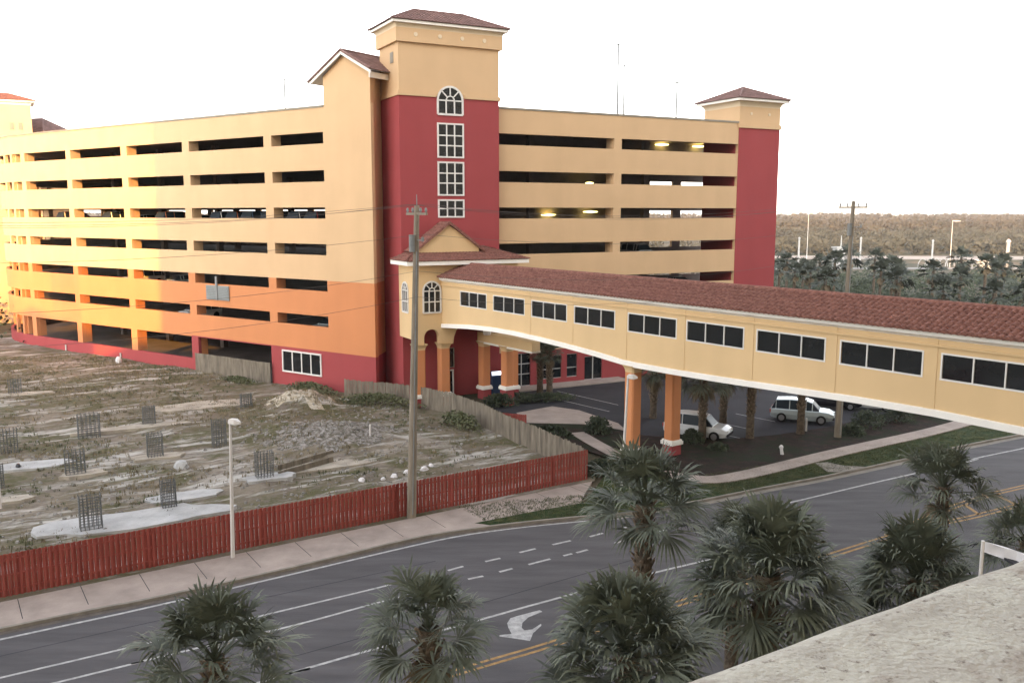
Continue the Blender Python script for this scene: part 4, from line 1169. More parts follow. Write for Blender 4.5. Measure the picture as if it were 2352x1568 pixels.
for (x, y), rx, ry, m, lab in FOOT:
    c = G(x, y, .1); mb = MB()
    z = max(.16, lot_h(c.x, c.y) + .10)
    mb.prism(blob_poly(c, rx, ry, RZ_ - .1), .0, z + .06, m)
    tag(mb.build('concrete_footing', loc=(c.x, c.y, 0)), lab, 'footing', 'concrete footings in the rubble lot')
CAGES = [(35, 905, 40, 30, 'far left steel cage close under the curved wall'), (205, 1005, 58, 52, 'wide steel cage in the left middle of the lot'), (343, 977, 45, 30, 'small steel cage on the narrow sandy strip'),
         (22, 1037, 58, 40, 'steel cage at the left edge above the pale footing'), (174, 1092, 66, 48, 'steel cage standing on the small sandy footing'), (357, 1052, 62, 38, 'steel cage in the centre of the lot'),
         (504, 1025, 64, 34, 'steel cage just left of the white street lamp head'), (210, 1218, 85, 54, 'tallest steel cage, nearest the red fence'), (389, 1168, 76, 36, 'narrow steel cage at the right end of the long footing'),
         (608, 1106, 68, 42, 'steel cage right of the white street lamp'), (566, 938, 34, 28, 'low steel cage nearest the garage window'), (-5, 1120, 60, 30, 'steel cage cut off by the left edge')]
for x, y, hp, wp, lab in CAGES:
    c = G(x, y, .12); dist = c.y
    h = hp / FOC * dist * 1.03; wd = wp / FOC * dist * .44
    z0 = lot_h(c.x, c.y)
    e = empty('rebar_cage', (c.x, c.y, z0), RZ_, lab, 'rebar cage', 'rusty steel reinforcement cages')
    nb = 6; mb = MB(); pts = []
    for i in range(nb):
        for jx, jy in ((-wd + 2 * wd * i / (nb - 1), -wd * .6), (-wd + 2 * wd * i / (nb - 1), wd * .6)): pts.append((jx, jy))
    pts += [(-wd, 0), (wd, 0)]
    for a, b in pts:
        mb.tube([(a, b, -.1), (a + rnd.uniform(-.03, .03), b + rnd.uniform(-.03, .03), h * rnd.uniform(.93, 1.0))], .022, 'rebar', 5)
    mb.build('upright_bars', e)
    mb = MB()
    nh = max(5, int(h / .15))
    for k_ in range(nh):
        z = .1 + (h - .25) * k_ / (nh - 1)
        q = [(-wd, -wd * .6, z), (wd, -wd * .6, z), (wd, wd * .6, z), (-wd, wd * .6, z)]
        for i in range(4): mb.tube([q[i], q[(i + 1) % 4]], .014, 'rebar', 4, False)
    mb.build('hoops', e)
# timber shutter boards beside a footing
c = G(700, 1065); sb = empty('shutter_boards', (c.x, c.y, 0), 0, 'grey timber shutter boards lying edge-on along a footing', 'boards')
for dx, dz in ((0, 0), (1.1, 0)):
    mb = MB(); a, b = G(640, 1088 + dx * 14), G(765, 1052 + dx * 14); ribbon(mb, [a, b], .07, .55, 'wood_grey', z0=0.0); part(mb, 'board', sb)
# loose pieces one can count
def chunk(name, c, s, m, label, cat, group):
    mb = MB(); n = 7; rows = []
    for t in (0, .35, .75, 1):
        rows.append([Vector((math.cos(2 * math.pi * i / n) * s * (1 - .5 * t * t) * rnd.uniform(.75, 1.2), math.sin(2 * math.pi * i / n) * s * .7 * (1 - .5 * t * t) * rnd.uniform(.75, 1.2), s * .9 * t)) for i in range(n)])
    mb.grid(rows, m, close=True); mb.face(rows[-1], m)
    o = mb.build(name); o.location = (c.x, c.y, lot_h(c.x, c.y) - .03); o.rotation_euler = (0, 0, rnd.uniform(0, 6))
    return tag(o, label, cat, group)
for x, y, s_, lab in ((832, 1112, .34, 'leftmost white rag or bag behind the red fence'), (880, 1104, .3, 'white bag behind the red fence, second from the left'), (906, 1098, .38, 'white bag behind the red fence just left of the pole'),
                      (936, 1088, .36, 'white bag touching the utility pole behind the fence'), (975, 1082, .4, 'white bag right of the utility pole behind the fence'), (990, 1072, .3, 'small white bag farthest right behind the fence')):
    chunk('white_bag', G(x, y), s_ * .75, 'plastic_white', lab, 'bag', 'white bags behind the red fence')
chunk('concrete_lump', G(418, 1080), .55, 'footing', 'large pale concrete lump behind the narrow cage', 'rubble', None)
chunk('dark_block', G(42, 1072, .3), .22, 'car_black', 'dark block lying on the pale footing', 'block', None)
bpy.data.objects['dark_block'].location.z = .32
for x, y, lab in ((206, 838, 'thin pale board lying in the weeds below the curved wall'), (178, 836, 'second pale board left of the other in the weeds')):
    c = G(x, y); mb = MB(); mb.box((0, 0, .06), (1.6, .2, .06), 'footing_sand', 0); o = mb.build('loose_board'); o.location = (c.x, c.y, lot_h(c.x, c.y) + .02); o.rotation_euler = (0, .05, .5); tag(o, lab, 'board', 'loose boards in the weeds')
c = G(273, 836); mb = MB(); mb.tube([(0, 0, 0), (0, 0, .5), (0, 0, .75)], [.3, .3, .16], 'plastic_white', 12); o = mb.build('white_drum'); o.location = (c.x, c.y, .05); tag(o, 'white drum standing at the foot of the curved garage wall', 'drum')

# rubble: nobody could count it
mb = MB(); r2 = random.Random(3)
for i in range(4200):
    u, v = r2.uniform(-14, 30), r2.uniform(.5, 26) if r2.random() < .75 else r2.uniform(1, 50)
    p = FE0 + FD * u + FN * v
    if not in_lot(p.x, p.y, -.3): continue
    if r2.random() > .35 + .65 * max(0, mnoise.noise((p.x * .22, p.y * .22, 21)) + .35): continue
    if r2.random() < .12:
        c_ = G(765, 1012); p = Vector((c_.x + r2.gauss(0, 2.4), c_.y + r2.gauss(0, 3.0), 0))
    s_ = r2.uniform(.04, .16); z = lot_h(p.x, p.y) - s_ * .3
    a = r2.uniform(0, 6.3); n = 5
    lo = [Vector((p.x + s_ * r2.uniform(.7, 1.3) * math.cos(a + 1.257 * k), p.y + s_ * r2.uniform(.6, 1.1) * math.sin(a + 1.257 * k), z)) for k in range(n)]
    hi = [Vector((q.x + (p.x - q.x) * .4, q.y + (p.y - q.y) * .4, z + s_ * r2.uniform(.6, 1.1))) for q in lo]
    mb.grid([lo, hi], 'stone', close=True); mb.face(hi, 'stone')
tag(mb.build('rubble', recalc=False), 'loose broken stones strewn over the lot', 'rubble', None, 'stuff')

# ------------------------------------------------------------------ cars
def loft_car(kind, paint):
    """body sections along the length (x forward): half width, sill z, belt z, roof z, roof half width."""
    if kind == 'suv':
        Ls = [(-2.3, .80, .45, .95, None), (-2.22, .86, .35, 1.0, (1.05, .80)), (-1.9, .90, .28, 1.02, (1.68, .66)), (-.9, .92, .25, 1.02, (1.76, .68)), (.3, .92, .25, 1.0, (1.74, .67)), (.75, .92, .25, 1.0, (1.60, .66)), (1.25, .91, .25, 1.0, (1.06, .78)), (1.9, .88, .28, .95, None), (2.25, .78, .35, .80, None), (2.33, .70, .42, .66, None)]
    elif kind == 'pickup':
        Ls = [(-2.75, .86, .5, 1.05, None), (-2.7, .92, .42, 1.08, None), (-1.0, .94, .38, 1.08, None), (-.85, .94, .36, 1.06, (1.72, .68)), (-.5, .94, .35, 1.06, (1.80, .70)), (.55, .94, .35, 1.04, (1.76, .69)), (.85, .94, .35, 1.04, (1.60, .68)), (1.4, .93, .35, 1.04, (1.1, .80)), (2.1, .91, .38, 1.0, None), (2.55, .84, .42, .9, None), (2.65, .76, .48, .75, None)]
    else:
        Ls = [(-2.25, .74, .45, .85, None), (-2.15, .82, .35, .95, None), (-1.55, .86, .25, .97, (1.02, .76)), (-.95, .88, .22, .95, (1.38, .62)), (.1, .88, .22, .93, (1.43, .63)), (.45, .88, .22, .92, (1.36, .62)), (1.15, .87, .22, .90, (.95, .74)), (1.9, .83, .26, .80, None), (2.2, .72, .34, .66, None), (2.27, .64, .40, .56, None)]
    return Ls
def make_car(kind, paint, simple=False):
    Ls = loft_car(kind, paint)
    body, glass = MB(), MB()
    rows = []
    for x, hw, zs, zb, top in Ls:
        m_ = (zs + zb) / 2
        rows.append([Vector((x, -hw * .9, zs)), Vector((x, -hw, m_)), Vector((x, -hw * .97, zb - .06)), Vector((x, -hw * .9, zb)), Vector((x, 0, zb + .03)), Vector((x, hw * .9, zb)), Vector((x, hw * .97, zb - .06)), Vector((x, hw, m_)), Vector((x, hw * .9, zs))])
    body.grid(rows, paint, close=True); body.face(rows[0], paint); body.face(list(reversed(rows[-1])), paint)
    cab = [(x, hw, zb, t) for x, hw, zs, zb, t in Ls if t]
    R_ = []
    for x, hw, zb, (zt, tw) in cab:
        R_.append([Vector((x, -hw * .88, zb)), Vector((x, -tw, zt - .05)), Vector((x, -tw * .85, zt)), Vector((x, tw * .85, zt)), Vector((x, tw, zt - .05)), Vector((x, hw * .88, zb))])
    n = len(R_)
    for i in range(n - 1):
        a, b = R_[i], R_[i + 1]
        slopey = abs(cab[i][3][0] - cab[i + 1][3][0]) > .25
        for j in range(5):
            g = (j in (0, 4)) or (slopey and j in (1, 2, 3))
            (glass if g else body).face([a[j], b[j], b[j + 1], a[j + 1]], 'car_glass' if g else paint)
    body.face(R_[0], paint); body.face(R_[-1], paint)
    for i in range(1, n - 1):   # pillars
        for sg in (0, 5):
            t = 1 if sg == 0 else 4
            p, q = R_[i][sg], R_[i][t]; o = Vector((0, -.015 if sg == 0 else .015, .0))
            body.tube([p + o, q + o], .035, paint, 4, False)
    wr = .36 if kind != 'car' else .32
    xs = (-1.45, 1.42) if kind != 'pickup' else (-1.75, 1.75)
    if simple:
        for v in glass.f: pass
        o = len(body.v); body.v += glass.v
        for f, m in zip(glass.f, glass.m): body.f.append(tuple(i + o for i in f)); body.m.append(body.mi(glass.mats[m]))
        for x in xs:
            for y in (-.82, .82): body.tube([(x, y - .1, wr), (x, y + .1, wr)], wr, 'tyre', 12)
        return body
    return body, glass, xs, wr
def place_car(kind, paint, c, heading, label, cat):
    e = empty('parked_' + cat.split()[-1], (c.x, c.y, c.z), heading, label, cat, 'vehicles parked under the footbridge')
    body, glass, xs, wr = make_car(kind, paint)
    body.build('body', e); glass.build('window_glass', e)
    hw = .86
    for x in xs:
        for y in (-hw, hw):
            wb = MB(); wb.tube([(x, y - .11, wr), (x, y + .11, wr)], wr, 'tyre', 18); w_ = wb.build('wheel', e)
            wb = MB(); sgn = 1 if y > 0 else -1; wb.tube([(x, y + sgn * .10, wr), (x, y + sgn * .125, wr)], wr * .62, 'rim', 14); wb.build('rim', w_)
    xf = 2.26 if kind == 'suv' else (2.58 if kind == 'pickup' else 2.2); zf = .72 if kind != 'car' else .6
    for y in (-.58, .58):
        h = MB(); h.box((xf, y, zf), (.12, .26, .14), 'lamp_glass'); h.build('headlight', e)
        xb = -2.3 if kind != 'pickup' else -2.74
        h = MB(); h.box((xb, y * 1.3, .82), (.08, .14, .26), 'tail_red'); h.build('tail_light', e)
    h = MB(); h.box((xf + .02, 0, .5), (.14, 1.5, .2), 'car_black'); h.build('bumper', e)
    return e
def lotz(v): return Vector((v.x, v.y, .012))
place_car('suv', 'car_white', lotz(G(1602, 1003)), R(-28), 'white sport utility vehicle parked behind the right bridge pier', 'white car')
place_car('suv', 'car_silver', lotz(G(1842, 967)), R(-22), 'silver sport utility vehicle parked in the middle of the bays under the bridge', 'silver car')
place_car('car', 'car_black', lotz(G(1910, 935)), R(-20), 'black car half hidden behind the silver vehicle', 'black car')
place_car('suv', 'car_white', lotz(G(1990, 938)), R(-18), 'white car seen right of the utility pole under the bridge', 'white car')
place_car('car', 'car_red', lotz(G(2105, 930)), R(-18), 'dark red car farthest right under the bridge', 'red car')
# cars on the deck at eye level and below
cl = [('suv', 'car_red', 45.5), ('car', 'car_white', 39), ('suv', 'car_white', 36.2), ('suv', 'car_orange', 26.5), ('car', 'car_black', 23.4), ('suv', 'car_orange', 15.2), ('suv', 'car_blue', 13.0), ('suv', 'car_black', 10.2), ('suv', 'car_white', 17.6), ('car', 'car_silver', 32.5), ('suv', 'car_red', 4.3), ('suv', 'car_white', 6.6)]
protos = {}
names = {'car_red': 'red', 'car_white': 'white', 'car_orange': 'orange', 'car_black': 'black', 'car_blue': 'blue', 'car_silver': 'silver'}
where = {45.5: 'far left of the lit facade', 39: 'in the second lit bay from the left', 36.2: 'beside the pier in the second lit bay', 26.5: 'left in the bay where the shadow starts', 23.4: 'right of the orange one in the shadow-line bay', 15.2: 'in the shaded bay left of the end bay', 13.0: 'between two others in the bay before the last', 10.2: 'right side of the bay before the last', 17.6: 'left side of the bay before the last', 32.5: 'left of the pier where the shadow starts', 4.3: 'in the last bay before the gabled block', 6.6: 'by the left pier of the last bay'}
for kd, pt, s_ in cl:
    if (kd, pt) not in protos:
        mbx = make_car(kd, pt, True); o = mbx.build('parked_car'); protos[(kd, pt)] = o
    else:
        o = protos[(kd, pt)].copy(); COL.objects.link(o)
    c = LF(s_, -3.1, 14.26); o.location = c; o.rotation_euler = (0, 0, math.atan2(LWN.y, LWN.x) + (math.pi if kd == 'suv' else 0))
    tag(o, names[pt] + ' car on the fourth deck, ' + where[s_], 'car', 'cars on the fourth deck of the garage')
for k, (kd, pt, s_, zt, lab) in enumerate((('suv', 'car_white', 33.8, 7.9, 'white car on the deck below the paint line, left lit bays'), ('car', 'car_silver', 27, 7.9, 'silver car on the deck below the paint line, third bay'), ('suv', 'car_white', 24, 4.75, 'white car on the lowest open deck, third bay'), ('car', 'car_silver', 4.4, 4.75, 'silver car on the lowest open deck, end bay'))):
    if (kd, pt) in protos: o = protos[(kd, pt)].copy(); COL.objects.link(o)
    else:
        o = make_car(kd, pt, True).build('parked_car'); protos[(kd, pt)] = o
    o.location = LF(s_, -3.4, zt + .01); o.rotation_euler = (0, 0, math.atan2(LWN.y, LWN.x)); tag(o, lab, 'car', 'cars on the lower decks of the garage')
for k, (kd, pt, s_, zt, lab) in enumerate((('car', 'car_silver', 22.6, 7.9, 'car on the right wing deck just above the bridge roof'), ('suv', 'car_white', 17.5, 11.1, 'white car in the right wing, one deck up'))):
    o = protos[(kd, pt)].copy(); COL.objects.link(o)
    o.location = RF(s_, -3.4, zt + .01); o.rotation_euler = (0, 0, math.atan2(RN2.y, RN2.x)); tag(o, lab, 'car', 'cars in the right wing of the garage')

# ------------------------------------------------------------------ palms
def rot_about(v, axis, a): return Matrix.Rotation(a, 3, axis) @ v
def palm_crown(Rr, nleaf, nseg, seed, dry=3, wide=.03):
    """fan-leaved crown: leaf stalks in a spiral, each ending in a costapalmate fan of drooping blades."""
    r = random.Random(seed); mb = MB(); Z = Vector((0, 0, 1))
    for i in range(nleaf + dry):
        dead = i >= nleaf
        t = i / nleaf
        az = i * 2.39996 + r.uniform(-.25, .25)
        el = R(-62) if dead else R(80 - (104 if nleaf != 36 else 86) * (t ** .9)) + r.uniform(-.14, .14)
        m = 'frond_dry' if dead else ('frond' if wide < .05 else 'frond_far')
        h = Vector((math.cos(az), math.sin(az), 0))
        Dv = (h * math.cos(el) + Z * math.sin(el)).normalized()
        W = Z.cross(h).normalized(); W = rot_about(W, Dv, r.uniform(-.5, .5))
        Nv = Dv.cross(W).normalized()
        pet = Rr * r.uniform(.42, .66) * (.6 if dead else 1)
        p0 = Z * (-.25 * Rr * t)
        p1 = p0 + Dv * pet * .6; p2 = p0 + Dv * pet - Z * (.07 * pet * (1.0 - math.sin(max(el, 0)) * .8))
        w0 = .022 * Rr
        mb.grid([[p0 - W * w0, p0 + W * w0], [p1 - W * w0, p1 + W * w0], [p2 - W * w0 * .6, p2 + W * w0 * .6]], m)
        d2 = (p2 - p1).normalized()
        fl = Rr * r.uniform(.42, .60) * (.7 if dead else 1)
        for k in range(nseg):
            u = -1 + 2 * (k + .5) / nseg
            a = u * R(112)
            dr = (d2 * math.cos(a) + W * math.sin(a)).normalized()
            dr = (dr + Nv * (.30 * abs(math.sin(a)) + r.uniform(-.16, .16))).normalized()
            L = fl * (.72 + .28 * math.cos(a * .8)) * r.uniform(.88, 1.06)
            org = p2 + d2 * (fl * .16 * math.cos(a * .75))
            bw = wide * Rr * (.9 + .3 * math.cos(a))
            sd = dr.cross(Nv).normalized()
            q1 = org + dr * L * .45
            drop = (.34 if not dead else .5) * L * r.uniform(.2, 1.7)
            q2 = org + dr * L * .78 - Z * drop * .38
            q3 = org + dr * L - Z * drop
            i0 = len(mb.v)
            mb.v += [tuple(org - sd * bw * .25), tuple(org + sd * bw * .25), tuple(q1 - sd * bw), tuple(q1 + sd * bw), tuple(q2 - sd * bw * .7), tuple(q2 + sd * bw * .7), tuple(q3)]
            mm = mb.mi(m)
            mb.f += [(i0, i0 + 1, i0 + 3, i0 + 2), (i0 + 2, i0 + 3, i0 + 5, i0 + 4), (i0 + 4, i0 + 5, i0 + 6)]; mb.m += [mm] * 3
    return mb
def palm_trunk(h, r0, r1, seed, boots=True, n=12):
    r = random.Random(seed); mb = MB(); rows = []
    k = max(6, int(h / .22))
    for i in range(k + 1):
        t = i / k; rad = (r0 + (r1 - r0) * t) * (1 + .06 * (i % 2)) * (1 + .15 * math.exp(-t * 9))
        rows.append([Vector((math.cos(2 * math.pi * j / n) * rad * r.uniform(.95, 1.05), math.sin(2 * math.pi * j / n) * rad * r.uniform(.95, 1.05), h * t)) for j in range(n)])
    mb.grid(rows, 'trunk', close=True)
    if boots:   # criss-cross stubs of old leaf bases
        nb = int(h * .75 / .12)
        for i in range(nb * 3):
            z = h * .30 + (i / (nb * 3)) * h * .68
            a = i * 2.39996
            d = Vector((math.cos(a), math.sin(a), 0)); s_ = Vector((-d.y, d.x, 0))
            rad = r0 + (r1 - r0) * z / h
            b = d * rad * .9 + Vector((0, 0, z)); tip = d * (rad + r.uniform(.10, .19)) + s_ * r.uniform(-.05, .05) + Vector((0, 0, z + r.uniform(.16, .30)))
            w_ = .065
            mb.hexa([b - s_ * w_, b + s_ * w_, b + s_ * w_ + Vector((0, 0, .06)), b - s_ * w_ + Vector((0, 0, .06)), tip - s_ * w_ * .6, tip + s_ * w_ * .6, tip + s_ * w_ * .6 + d * -.03, tip - s_ * w_ * .6 + d * -.03], 'boot')
    return mb
crowns = {}
def crown_mesh(key):
    if key not in crowns:
        Rr, nl, ns, sd, dry = {'a': (1, 40, 30, 11, 7), 'b': (1, 33, 28, 23, 6), 'c': (1, 44, 30, 37, 6), 'd': (1, 64, 32, 71, 3), 'e': (1, 36, 30, 91, 1), 'far': (1, 24, 9, 41, 3), 'far2': (1, 20, 9, 53, 4)}[key]
        o = palm_crown(Rr, nl, ns, sd, dry, .0155 if 'far' not in key else .07).build('crown', recalc=False)
        crowns[key] = o.data; bpy.data.objects.remove(o)
    return crowns[key]
def palm(base, zc, Rr, key, label, group='palms beside the road', rot=0.0, boots=True, tr=.2, lean=(0, 0), sq=.9):
    e = empty('palm_tree', base, rot, label, 'palm tree', group)
    h = zc - base[2]
    t = palm_trunk(h, tr * 1.1, tr, sum(map(ord, key)) % 97 + int(h * 10), boots).build('trunk', e)
    cr = bpy.data.objects.new('crown', crown_mesh(key)); COL.objects.link(cr); cr.parent = e
    cr.location = (lean[0], lean[1], h); cr.scale = (Rr, Rr, Rr * sq)
    return e
def palm_px(x, y, d, rpx, key, label, **k):
    """crown centre seen at x, y and d metres off"""
    c = D(x, y, d)
    return palm((c.x, c.y, 0), c.z, rpx / FOC * d * 1.08, key, label, **k)
palm_px(492, 1506, 17.5, 186, 'a', 'leftmost roadside palm in the foreground, cut by the bottom of the picture', rot=.4)
palm_px(985, 1440, 19.5, 160, 'b', 'roadside palm second from the left, its trunk running down to the bottom edge', rot=1.9, tr=.24)
palm_px(1480, 1152, 27.5, 150, 'e', 'tall roadside palm with a shaggy criss-cross trunk in front of the bridge pier', rot=2.7, tr=.27)
palm_px(1440, 1500, 19.5, 205, 'd', 'broad dense palm at the bottom centre hiding the foot of the tall shaggy one', rot=3.9)
palm_px(1765, 1315, 22.5, 185, 'd', 'largest dense roadside palm just above the rough ledge', rot=5.1, tr=.3)
palm_px(1690, 1235, 27.5, 92, 'b', 'smaller palm crown tucked behind the largest dense one', rot=.9)
palm_px(2168, 1115, 33, 112, 'e', 'slim small palm standing alone at right before the far lane', rot=4.2, tr=.2)
palm_px(2105, 1325, 25, 150, 'd', 'low spreading palm below the slim small one, above the ledge', rot=2.2)
palm_px(2362, 1240, 27, 110, 'a', 'dark palm crown cut off by the right edge', rot=3.3)
# palms standing in the bed under the bridge
for x, yb, yc, rp, key, lab in ((1722, 1010, 830, 62, 'b', 'thick-trunked palm in the middle of the bed, crown behind the bridge'), (1612, 1012, 850, 70, 'a', 'leaning palm in front of the white vehicle under the bridge'),
                                (1838, 1000, 810, 60, 'c', 'palm standing before the silver vehicle'), (1240, 905, 806, 30, 'b', 'left one of two slim palms before the shop windows'),
                                (1262, 908, 812, 27, 'a', 'right one of two slim palms before the shop windows'), (1500, 960, 840, 52, 'c', 'palm behind the gap between the two bridge piers'), (1660, 985, 850, 56, 'b', 'palm between the leaning one and the thick trunk')):
    b = G(x, yb); c = D(x, yc, b.y)
    palm((b.x, b.y, 0), min(c.z, 7.6), rp / FOC * b.y * 1.1, key, lab, 'palms in the bed under the bridge', rnd.uniform(0, 6), True, .24)

# ------------------------------------------------------------------ shrubs
def bush_mb(rx, ry, rz, n, leaf, m, seed):
    r = random.Random(seed); mb = MB(); k = mb.mi(m)
    for i in range(n):
        a, b = r.uniform(0, 2 * math.pi), r.uniform(0, 1) ** .8 * math.pi / 2
        q = r.uniform(.55, 1.05) * (1 + .18 * mnoise.noise((math.cos(a) * 2, math.sin(a) * 2, seed + b * 2)))
        c = Vector((rx * q * math.cos(a) * math.cos(b), ry * q * math.sin(a) * math.cos(b), rz * q * math.sin(b)))
        d = Vector((r.gauss(0, 1), r.gauss(0, 1), r.gauss(0, .7))).normalized(); s_ = d.orthogonal().normalized(); L = leaf * r.uniform(.6, 1.4)
        i0 = len(mb.v); mb.v += [tuple(c - d * L), tuple(c + s_ * L * .5), tuple(c + d * L), tuple(c - s_ * L * .5)]
        mb.f.append((i0, i0 + 1, i0 + 2, i0 + 3)); mb.m.append(k)
    return mb
def shrub(c, rx, ry, rz, n, label, group=None, m='leaf', rot=0, leaf=.10):
    e = empty('shrub', (c.x, c.y, .12), rot, label, 'shrub', group)
    bush_mb(rx, ry, rz, n, leaf, m, int(c.x * 10 + c.y)).build('foliage', e, recalc=False)
    mb = MB()
    for k in range(4): mb.tube([(0, 0, 0), (rx * .5 * math.cos(k * 1.6), ry * .5 * math.sin(k * 1.6), rz * .7)], [.04, .015], 'trunk', 5)
    mb.build('stems', e)
    return e
shrub(G(1150, 935), 1.5, .8, 1.0, 1100, 'dark shrub hiding the foot of the column by the shop front', 'low shrubs by the shop front', rot=.3)
shrub(G(1374, 998), 1.05, .95, 1.15, 1500, 'rounded dark shrub beside the left bridge pier')
shrub(G(1170, 925), 2.6, 1.3, .75, 1700, 'low dark shrub bed before the shop front, left part', 'low shrubs by the shop front', rot=.3)
shrub(G(1255, 922), 2.8, 1.0, .6, 1600, 'low dark shrub bed before the shop front, right part', 'low shrubs by the shop front', rot=.3)
shrub(G(1275, 1000), 1.6, .5, .6, 900, 'narrow dark shrub along the outer side of the grey fence', rot=-.8)
shrub(G(1380, 1090), 1.5, 1.0, .8, 1200, 'dark bushy clump beyond the end of the red fence', rot=.4)
shrub(G(1590, 1020), .9, .8, .9, 900, 'spiky shrub at the foot of the leaning palm')
shrub(G(1650, 1036), .8, .6, .45, 600, 'low shrub in front of the white vehicle')
for x, y, a, lab in ((1990, 985, 1.6, 'dark hedge clump right of the utility pole'), (2060, 972, 1.8, 'dark hedge clump second right of the utility pole'), (2130, 955, 1.7, 'dark hedge clump farthest right under the bridge'), (1960, 1000, .9, 'small reddish shrub by the pole foot')):
    shrub(G(x, y), a, 1.0, 1.25 if a > 1 else .7, 1100, lab, 'hedge clumps under the bridge' if a > 1 else None, rot=.4)
shrub(G(715, 905), 3.2, .9, .9, 1500, 'green weeds heaped under the office window', rot=-.6, m='weed')
shrub(G(870, 935), 4.2, .9, 1.0, 1800, 'green weeds along the inner side of the grey fence, left part', 'weeds along the grey fence', rot=-.35, m='weed')
shrub(G(1060, 985), 2.6, .9, 1.1, 1500, 'green weeds along the inner side of the grey fence, right part', 'weeds along the grey fence', rot=-.9, m='weed')
shrub(G(550, 880), 2.6, .8, .5, 900, 'weeds at the foot of the board fence closing the garage opening', rot=-.6, m='weed')

# ------------------------------------------------------------------ grass and weeds of the lot: nobody could count them
def tufts(name, n, m, area, h, label, seed, dens, z=0.0, clipf=None, hf=None, w=.012):
    r = random.Random(seed); mb = MB(); k = mb.mi(m)
    for i in range(n):
        p = area(r)
        if clipf and not clipf(p.x, p.y): continue
        if r.random() > dens(p): continue
        zz = hf(p.x, p.y) if hf else z
        for b in range(7):
            a = r.uniform(0, 6.283); L = h * r.uniform(.5, 1.3); ln = r.uniform(.1, .7) * L
            d = Vector((math.cos(a), math.sin(a), 0)); s_ = Vector((-d.y, d.x, 0)) * w * r.uniform(.7, 1.5)
            o = Vector((p.x + r.uniform(-.14, .14), p.y + r.uniform(-.14, .14), zz - .02))
            i0 = len(mb.v); mb.v += [tuple(o - s_), tuple(o + s_), tuple(o + d * ln * .4 + Vector((0, 0, L * .6)) + s_ * .7), tuple(o + d * ln * .4 + Vector((0, 0, L * .6)) - s_ * .7), tuple(o + d * ln + Vector((0, 0, L)))]
            mb.f += [(i0, i0 + 1, i0 + 2, i0 + 3), (i0 + 3, i0 + 2, i0 + 4)]; mb.m += [k, k]
    return tag(mb.build(name, recalc=False), label, 'grass', None, 'stuff')
def lot_area(r): return FE0 + FD * r.uniform(-30, 32) + FN * (r.uniform(.6, 70))
nz = lambda p, s_, o: mnoise.noise((p.x * s_, p.y * s_, o))
tufts('dry_grass', 26000, 'grass_dry', lot_area, .20, 'dry straw-coloured grass over the back of the lot', 5, lambda p: max(0, min(1, .25 + 1.4 * nz(p, .12, 31) + .012 * ((p - FE0).dot(FN) - 22))), clipf=lambda x, y: in_lot(x, y, -.2), hf=lot_h, w=.02)
tufts('weeds', 13000, 'weed', lot_area, .20, 'green weeds in patches over the lot', 6, lambda p: max(0, min(1, -.05 + 1.5 * nz(p, .16, 47))), clipf=lambda x, y: in_lot(x, y, -.2), hf=lot_h, w=.022)
vx = [p for p in kr]
def verge_area(r):
    i = r.randrange(len(kr) - 1); a, b = kr[i], kr[i + 1]
    return a + (b - a) * r.random() + Vector((-.5, .866, 0)) * r.uniform(.1, 3.4)
tufts('verge_blades', 9000, 'weed', verge_area, .09, 'mown green grass of the verge between pavement and kerb', 8, lambda p: .9 if 12 < p.x < 40 else .35, z=.13, w=.012)

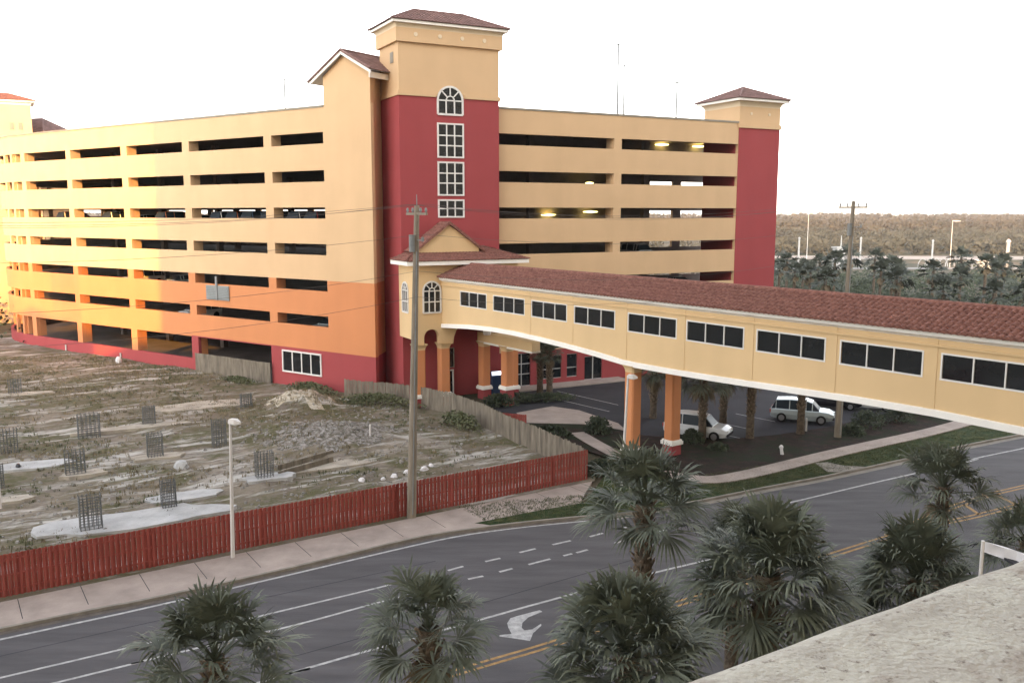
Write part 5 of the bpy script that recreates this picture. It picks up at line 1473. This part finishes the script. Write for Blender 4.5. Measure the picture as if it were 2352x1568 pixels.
# ------------------------------------------------------------------ palm grove, scrub and woods beyond the garage
r4 = random.Random(19)
n = 0
grp = 'palms of the grove beyond the footbridge'
for row, (ya, yb_) in enumerate(((176, 6), (156, 6), (140, 5), (122, 4.5))):
    for k in range(22):
        X = 36 + k * 5.2 + r4.uniform(-2, 2); Y = ya + r4.uniform(-8, 8)
        sx = 1176 + FOC * X / Y
        if sx < 1770 or sx > 2420 or r4.random() < (.12 if row < 2 else .35): continue
        zc = r4.uniform(5.0, 7.6) - (1.5 if row == 3 else 0)
        palm((X, Y, 0), zc, r4.uniform(1.9, 2.8), ('far', 'far2')[n % 2], 'grey-green fan palm of the dense grove beyond the tiled footbridge roof', grp, r4.uniform(0, 6), False, .22, sq=r4.uniform(.8, 1.0))
        n += 1
def scrub(name, n, area, hf, size, m, label, seed, per=26):
    r = random.Random(seed); mb = MB(); k = mb.mi(m)
    for i in range(n):
        p = area(r); h = hf(p, r); w_ = h * r.uniform(.7, 1.5)
        for j in range(per):
            a = r.uniform(0, 6.283); q = r.random() ** .5; zz = r.uniform(.05, 1)
            c = Vector((p.x + w_ * q * math.cos(a) * (1.1 - zz * .6), p.y + w_ * q * math.sin(a) * (1.1 - zz * .6), h * zz))
            d = Vector((r.gauss(0, 1), r.gauss(0, 1), r.gauss(0, 1))).normalized(); s_ = d.orthogonal().normalized(); L = size(p) * r.uniform(.6, 1.4)
            i0 = len(mb.v); mb.v += [tuple(c - d * L), tuple(c + s_ * L * .7), tuple(c + d * L), tuple(c - s_ * L * .7)]
            mb.f.append((i0, i0 + 1, i0 + 2, i0 + 3)); mb.m.append(k)
    return tag(mb.build(name, recalc=False), label, 'scrub', None, 'stuff')
def near_area(r):
    Y = r.uniform(108, 238); return Vector((Y * r.uniform(.27, .62), Y, 0))
scrub('scrub', 520, near_area, lambda p, r: r.uniform(.8, 2.6), lambda p: .34, 'leaf', 'dark green undergrowth between the palms of the grove', 61)
def mid_area(r):
    Y = r.uniform(350, 620); return Vector((Y * r.uniform(.22, .64), Y, 0))
scrub('scrub', 900, mid_area, lambda p, r: r.uniform(1.5, 5) + (p.y - 350) * .010, lambda p: .9, 'leaf_far', 'grey-green scrub beyond the far pavement', 67)
def far_area(r):
    Y = 620 + 1500 * r.random() ** 1.6; return Vector((Y * r.uniform(-.62, .66), Y, 0))
scrub('woods', 2600, far_area, lambda p, r: r.uniform(4, 8) + min(8.5, (p.y - 620) * .010) * (1 + .25 * mnoise.noise((p.x * .004, p.y * .002, 5))), lambda p: 1.3 + p.y * .0012, 'leaf_brown', 'brownish woods along the horizon', 71, 22)
def left_area(r):
    Y = r.uniform(100, 170); return Vector((Y * r.uniform(-.74, -.59) - 3.0, Y, 0))
scrub('scrub', 90, left_area, lambda p, r: r.uniform(3, 9), lambda p: .3, 'leaf', 'trees and scrub left of the curved garage wall', 73, 60)
def back_area(r):
    Y = r.uniform(210, 420); return Vector((Y * r.uniform(-.6, .3), Y, 0))
scrub('scrub', 500, back_area, lambda p, r: r.uniform(2, 6.5), lambda p: .9, 'leaf_far', 'scrub behind the garage seen through its open decks', 79)

# ------------------------------------------------------------------ the air: thin evening haze over the whole place
hz = MB(); hz.box((0, 1300, 41), (4400, 3400, 86), 'haze')
M_h = bpy.data.materials['haze']
tag(hz.build('haze'), kind='stuff')
